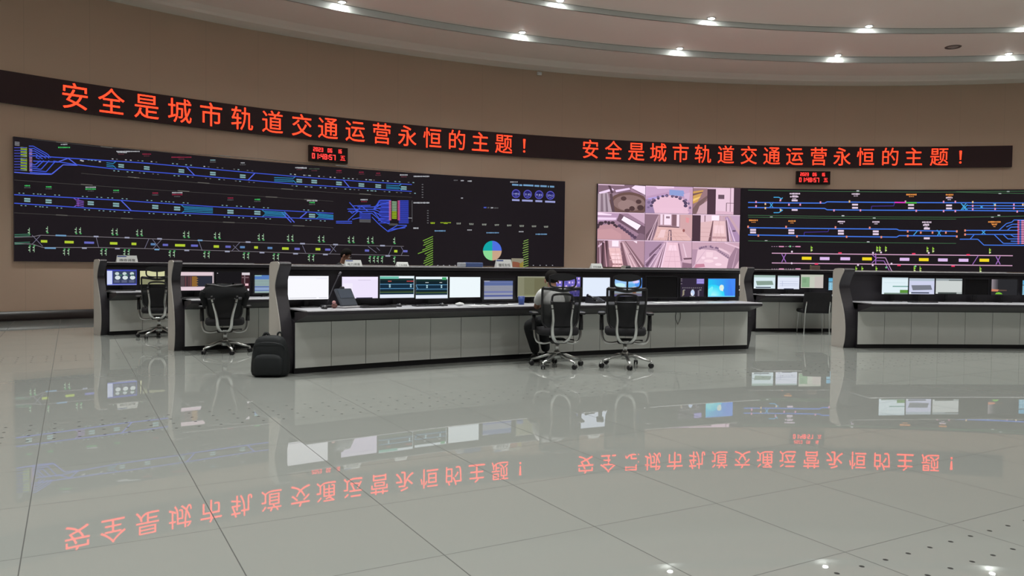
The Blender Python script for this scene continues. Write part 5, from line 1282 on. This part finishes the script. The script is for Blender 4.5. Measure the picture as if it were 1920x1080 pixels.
def person(name, label, base, F, J, shirt, trousers, shoe_m, sleeves, extras=None):
    """J: joint positions; F: facing direction of the head"""
    t = thing(name, label, 'person', base)
    F = Vector((F[0], F[1], 0)).normalized(); S = Vector((F.y, -F.x, 0)); Z = Vector((0, 0, 1))
    hd = Vector(J['head']); U = (hd-Vector(J['neck'])); U.normalize()
    HF = (F-U*F.dot(U)).normalized(); HS = HF.cross(U)
    N = {}; E = []
    N['hip'] = (J['hip'], (.12, .10)); N['waist'] = (J['waist'], (.10, .08)); N['chest'] = (J['chest'], (.115, .085)); N['ub'] = (J['ub'], (.07, .06)); N['neck'] = (J['neck'], .052)
    N['skull'] = (hd+U*.012-HF*.012, (.078, .088)); N['crown'] = (hd+U*.062-HF*.012, (.06, .068)); N['face'] = (hd-U*.035+HF*.03, (.056, .05)); N['chin'] = (hd-U*.078+HF*.056, (.03, .026)); N['nose'] = (hd-U*.028+HF*.094, (.012, .012))
    E += chain(['hip', 'waist', 'chest', 'ub', 'neck', 'skull', 'crown'])+[('skull', 'face'), ('face', 'chin'), ('face', 'nose')]
    for s_ in 'LR':
        N[s_+'sh'] = (J[s_+'sh'], .046); N[s_+'el'] = (J[s_+'el'], .041); N[s_+'fo'] = (Vector(J[s_+'el']).lerp(Vector(J[s_+'wrist']), .35), .042); N[s_+'wrist'] = (J[s_+'wrist'], .027)
        N[s_+'hp'] = (J[s_+'hp'], .082); N[s_+'kn'] = (J[s_+'kn'], .058); N[s_+'ca'] = (Vector(J[s_+'kn']).lerp(Vector(J[s_+'an']), .35), .056); N[s_+'an'] = (J[s_+'an'], .036)
        E += [('ub', s_+'sh'), (s_+'sh', s_+'el'), (s_+'el', s_+'fo'), (s_+'fo', s_+'wrist'), ('hip', s_+'hp'), (s_+'hp', s_+'kn'), (s_+'kn', s_+'ca'), (s_+'ca', s_+'an')]
        hand_nodes(N, E, s_, J[s_+'wrist'], J.get(s_+'hf', Vector(J[s_+'wrist'])-Vector(J[s_+'el'])), J.get(s_+'hn', (0, 0, 1)))
    body = skin('body', N, E, M_skin, t, 'hip', base, 2, .0055)
    # clothes
    def grow(k, d):
        p_, r_ = N[k]; return (p_, (r_[0]+d, r_[1]+d) if isinstance(r_, tuple) else (r_+d, r_+d))
    sn = {k: (N[k][0], r_) for k, r_ in (('hip', (.14, .12)), ('waist', (.135, .112)), ('chest', (.165, .128)), ('ub', (.14, .118)), ('Lsh', .07), ('Rsh', .07))}; se = chain(['hip', 'waist', 'chest', 'ub'])
    sn['collar'] = (Vector(J['ub']).lerp(Vector(J['neck']), .8), .074); se.append(('ub', 'collar'))
    for s_ in 'LR':
        se.append(('ub', s_+'sh'))
        e = Vector(J[s_+'sh']).lerp(Vector(J[s_+'el']), .78 if sleeves == 'short' else 1.0); sn[s_+'sl'] = (e, .066 if sleeves == 'short' else .058); se.append((s_+'sh', s_+'sl'))
        if sleeves != 'short':
            sn[s_+'cf'] = (Vector(J[s_+'el']).lerp(Vector(J[s_+'wrist']), .95), .044); se.append((s_+'sl', s_+'cf'))
    skin('shirt' if sleeves == 'short' else 'jacket', sn, se, shirt, t, 'hip', base)
    tn = {'hip': (N['hip'][0], (.145, .125))}; te = []
    for s_ in 'LR':
        tn[s_+'hp'] = grow(s_+'hp', .022); tn[s_+'kn'] = grow(s_+'kn', .022); tn[s_+'ca'] = grow(s_+'ca', .02); tn[s_+'an'] = (N[s_+'an'][0], .062)
        te += [('hip', s_+'hp'), (s_+'hp', s_+'kn'), (s_+'kn', s_+'ca'), (s_+'ca', s_+'an')]
    skin('trousers', tn, te, trousers, t, 'hip', base)
    for s_ in 'LR':
        a = Vector(J[s_+'an']); B = Matrix.Translation((a.x-base[0], a.y-base[1], 0)) @ Matrix.Rotation(math.atan2(-F.x, F.y), 4, 'Z')
        sh = MB(); sh.box(-.045, .045, -.07, .19, max(.0, a.z-.10), max(.0, a.z-.10)+.03, .012, B); sh.ell((0, .075, max(.0, a.z-.10)+.035), (.044, .115, .045), 14, 8, B); sh.ell((0, -.02, max(.0, a.z-.1)+.055), (.042, .055, .05), 14, 8, B)
        sh.build('shoe', shoe_m, t)
    # hair cap, ears, eyes, mouth
    Q = Matrix((( HS.x, HF.x, U.x, hd.x-base[0]), (HS.y, HF.y, U.y, hd.y-base[1]), (HS.z, HF.z, U.z, hd.z-base[2]), (0, 0, 0, 1)))
    hr = MB(); n, mth = 24, 14; v = []
    for i in range(mth+1):
        for k in range(n):
            a = 2*PI*k/n; fr = max(0, sin(a))          # front is +y; hair stops higher at the forehead
            lim = R(122-62*fr**.7+30*max(0, -sin(a))); ph = lim*i/mth
            rr = (.089, .104, .116)
            j = (1+.012*sin(7*a+3*i))*(1-.14*(i/mth)**5)
            v.append((rr[0]*sin(ph)*cos(a)*j, -.02+rr[1]*sin(ph)*sin(a)*j, .012+rr[2]*cos(ph)*j))
    hr.add([tuple(Q @ Vector(q)) for q in v], [(i*n+k, (i+1)*n+k, (i+1)*n+(k+1) % n, i*n+(k+1) % n) for i in range(mth) for k in range(n)], smooth=True)
    hr.build('hair', M_hair, t)
    for s_ in (-1, 1):
        MB().ell((s_*.084, -.005, -.02), (.012, .02, .032), 12, 8, Q).build('ear', M_skin, t)
        ey = MB(); ey.ell((s_*.03, .075, -.002), (.012, .008, .008), 12, 8, Q); ey.build('eye', mat('eye white', (225, 222, 216), .3), t)
        MB().ell((s_*.03, .0815, -.002), (.005, .003, .005), 10, 6, Q).build('pupil', M_hair, t)
    MB().ell((0, .086, -.066), (.024, .006, .006), 12, 6, Q).build('mouth', mat('lips', (140, 84, 76), .5), t)
    return t

# seated operator, seen from behind, leaning to the desk
B1 = Vector((P_m.x, P_m.y, 0))
J1 = dict(hip=(.56, 9.68, .575), waist=(.545, 9.72, .68), chest=(.53, 9.80, .82), ub=(.515, 9.86, .915), neck=(.512, 9.905, .985), head=(.502, 9.955, 1.072),
          Lsh=(.365, 9.78, .91), Rsh=(.67, 9.98, .92), Lel=(.315, 9.97, .725), Rel=(.74, 10.17, .77), Lwrist=(.42, 10.24, .775), Rwrist=(.60, 10.33, .775),
          Lhp=(.47, 9.67, .56), Rhp=(.63, 9.76, .56), Lkn=(.215, 9.93, .50), Rkn=(.40, 10.13, .55), Lan=(.325, 10.17, .11), Ran=(.46, 10.30, .11),
          Lhf=(.5, .86, 0), Rhf=(-.2, 1, 0))
person('person', 'person in white short-sleeved shirt and dark trousers sitting at the middle desk, back turned', B1, (-.22, 1), J1, M_shirt, M_cloth, M_blk2, 'short')
# second person standing behind the middle desk, only head and shoulders in view
def q(px, py, Y=13.6): return at_depth(px, py, Y)
hx = q(650, 479)
B2 = Vector((hx.x-.12, hx.y, 0))
def o2(dx, dy, z): return (B2.x+dx, B2.y+dy, z)
J2 = dict(hip=o2(-.10, 0, .80), waist=o2(-.08, 0, .92), chest=o2(-.03, 0, 1.07), ub=o2(.02, 0, 1.18), neck=o2(.065, 0, 1.275), head=(hx.x, hx.y, hx.z-.005),
          Lsh=o2(.0, .18, 1.17), Rsh=o2(0, -.18, 1.17), Lel=o2(.05, .22, .92), Rel=o2(.05, -.22, .92), Lwrist=o2(.2, .2, .74), Rwrist=o2(.2, -.2, .74),
          Lhp=o2(-.08, .09, .76), Rhp=o2(-.08, -.09, .76), Lkn=o2(.03, .1, .42), Rkn=o2(-.02, -.1, .42), Lan=o2(.02, .1, .1), Ran=o2(-.1, -.1, .1))
J2['Lhn'] = (0, 1, 0); J2['Rhn'] = (0, -1, 0)
t = person('person', 'person in dark jacket standing behind the middle desk, head and shoulders showing', B2, (1, -.25), J2, M_cloth, M_cloth, M_blk2, 'long')
cl = MB(); cl.tube(smooth_path([Vector(o2(.0, -.09, 1.235))-B2, Vector(o2(.07, -.10, 1.225))-B2, Vector(o2(.13, -.05, 1.215))-B2, Vector(o2(.14, 0, 1.215))-B2], 4), .02, 8, flat=.6); cl.build('collar', M_shirt, t)
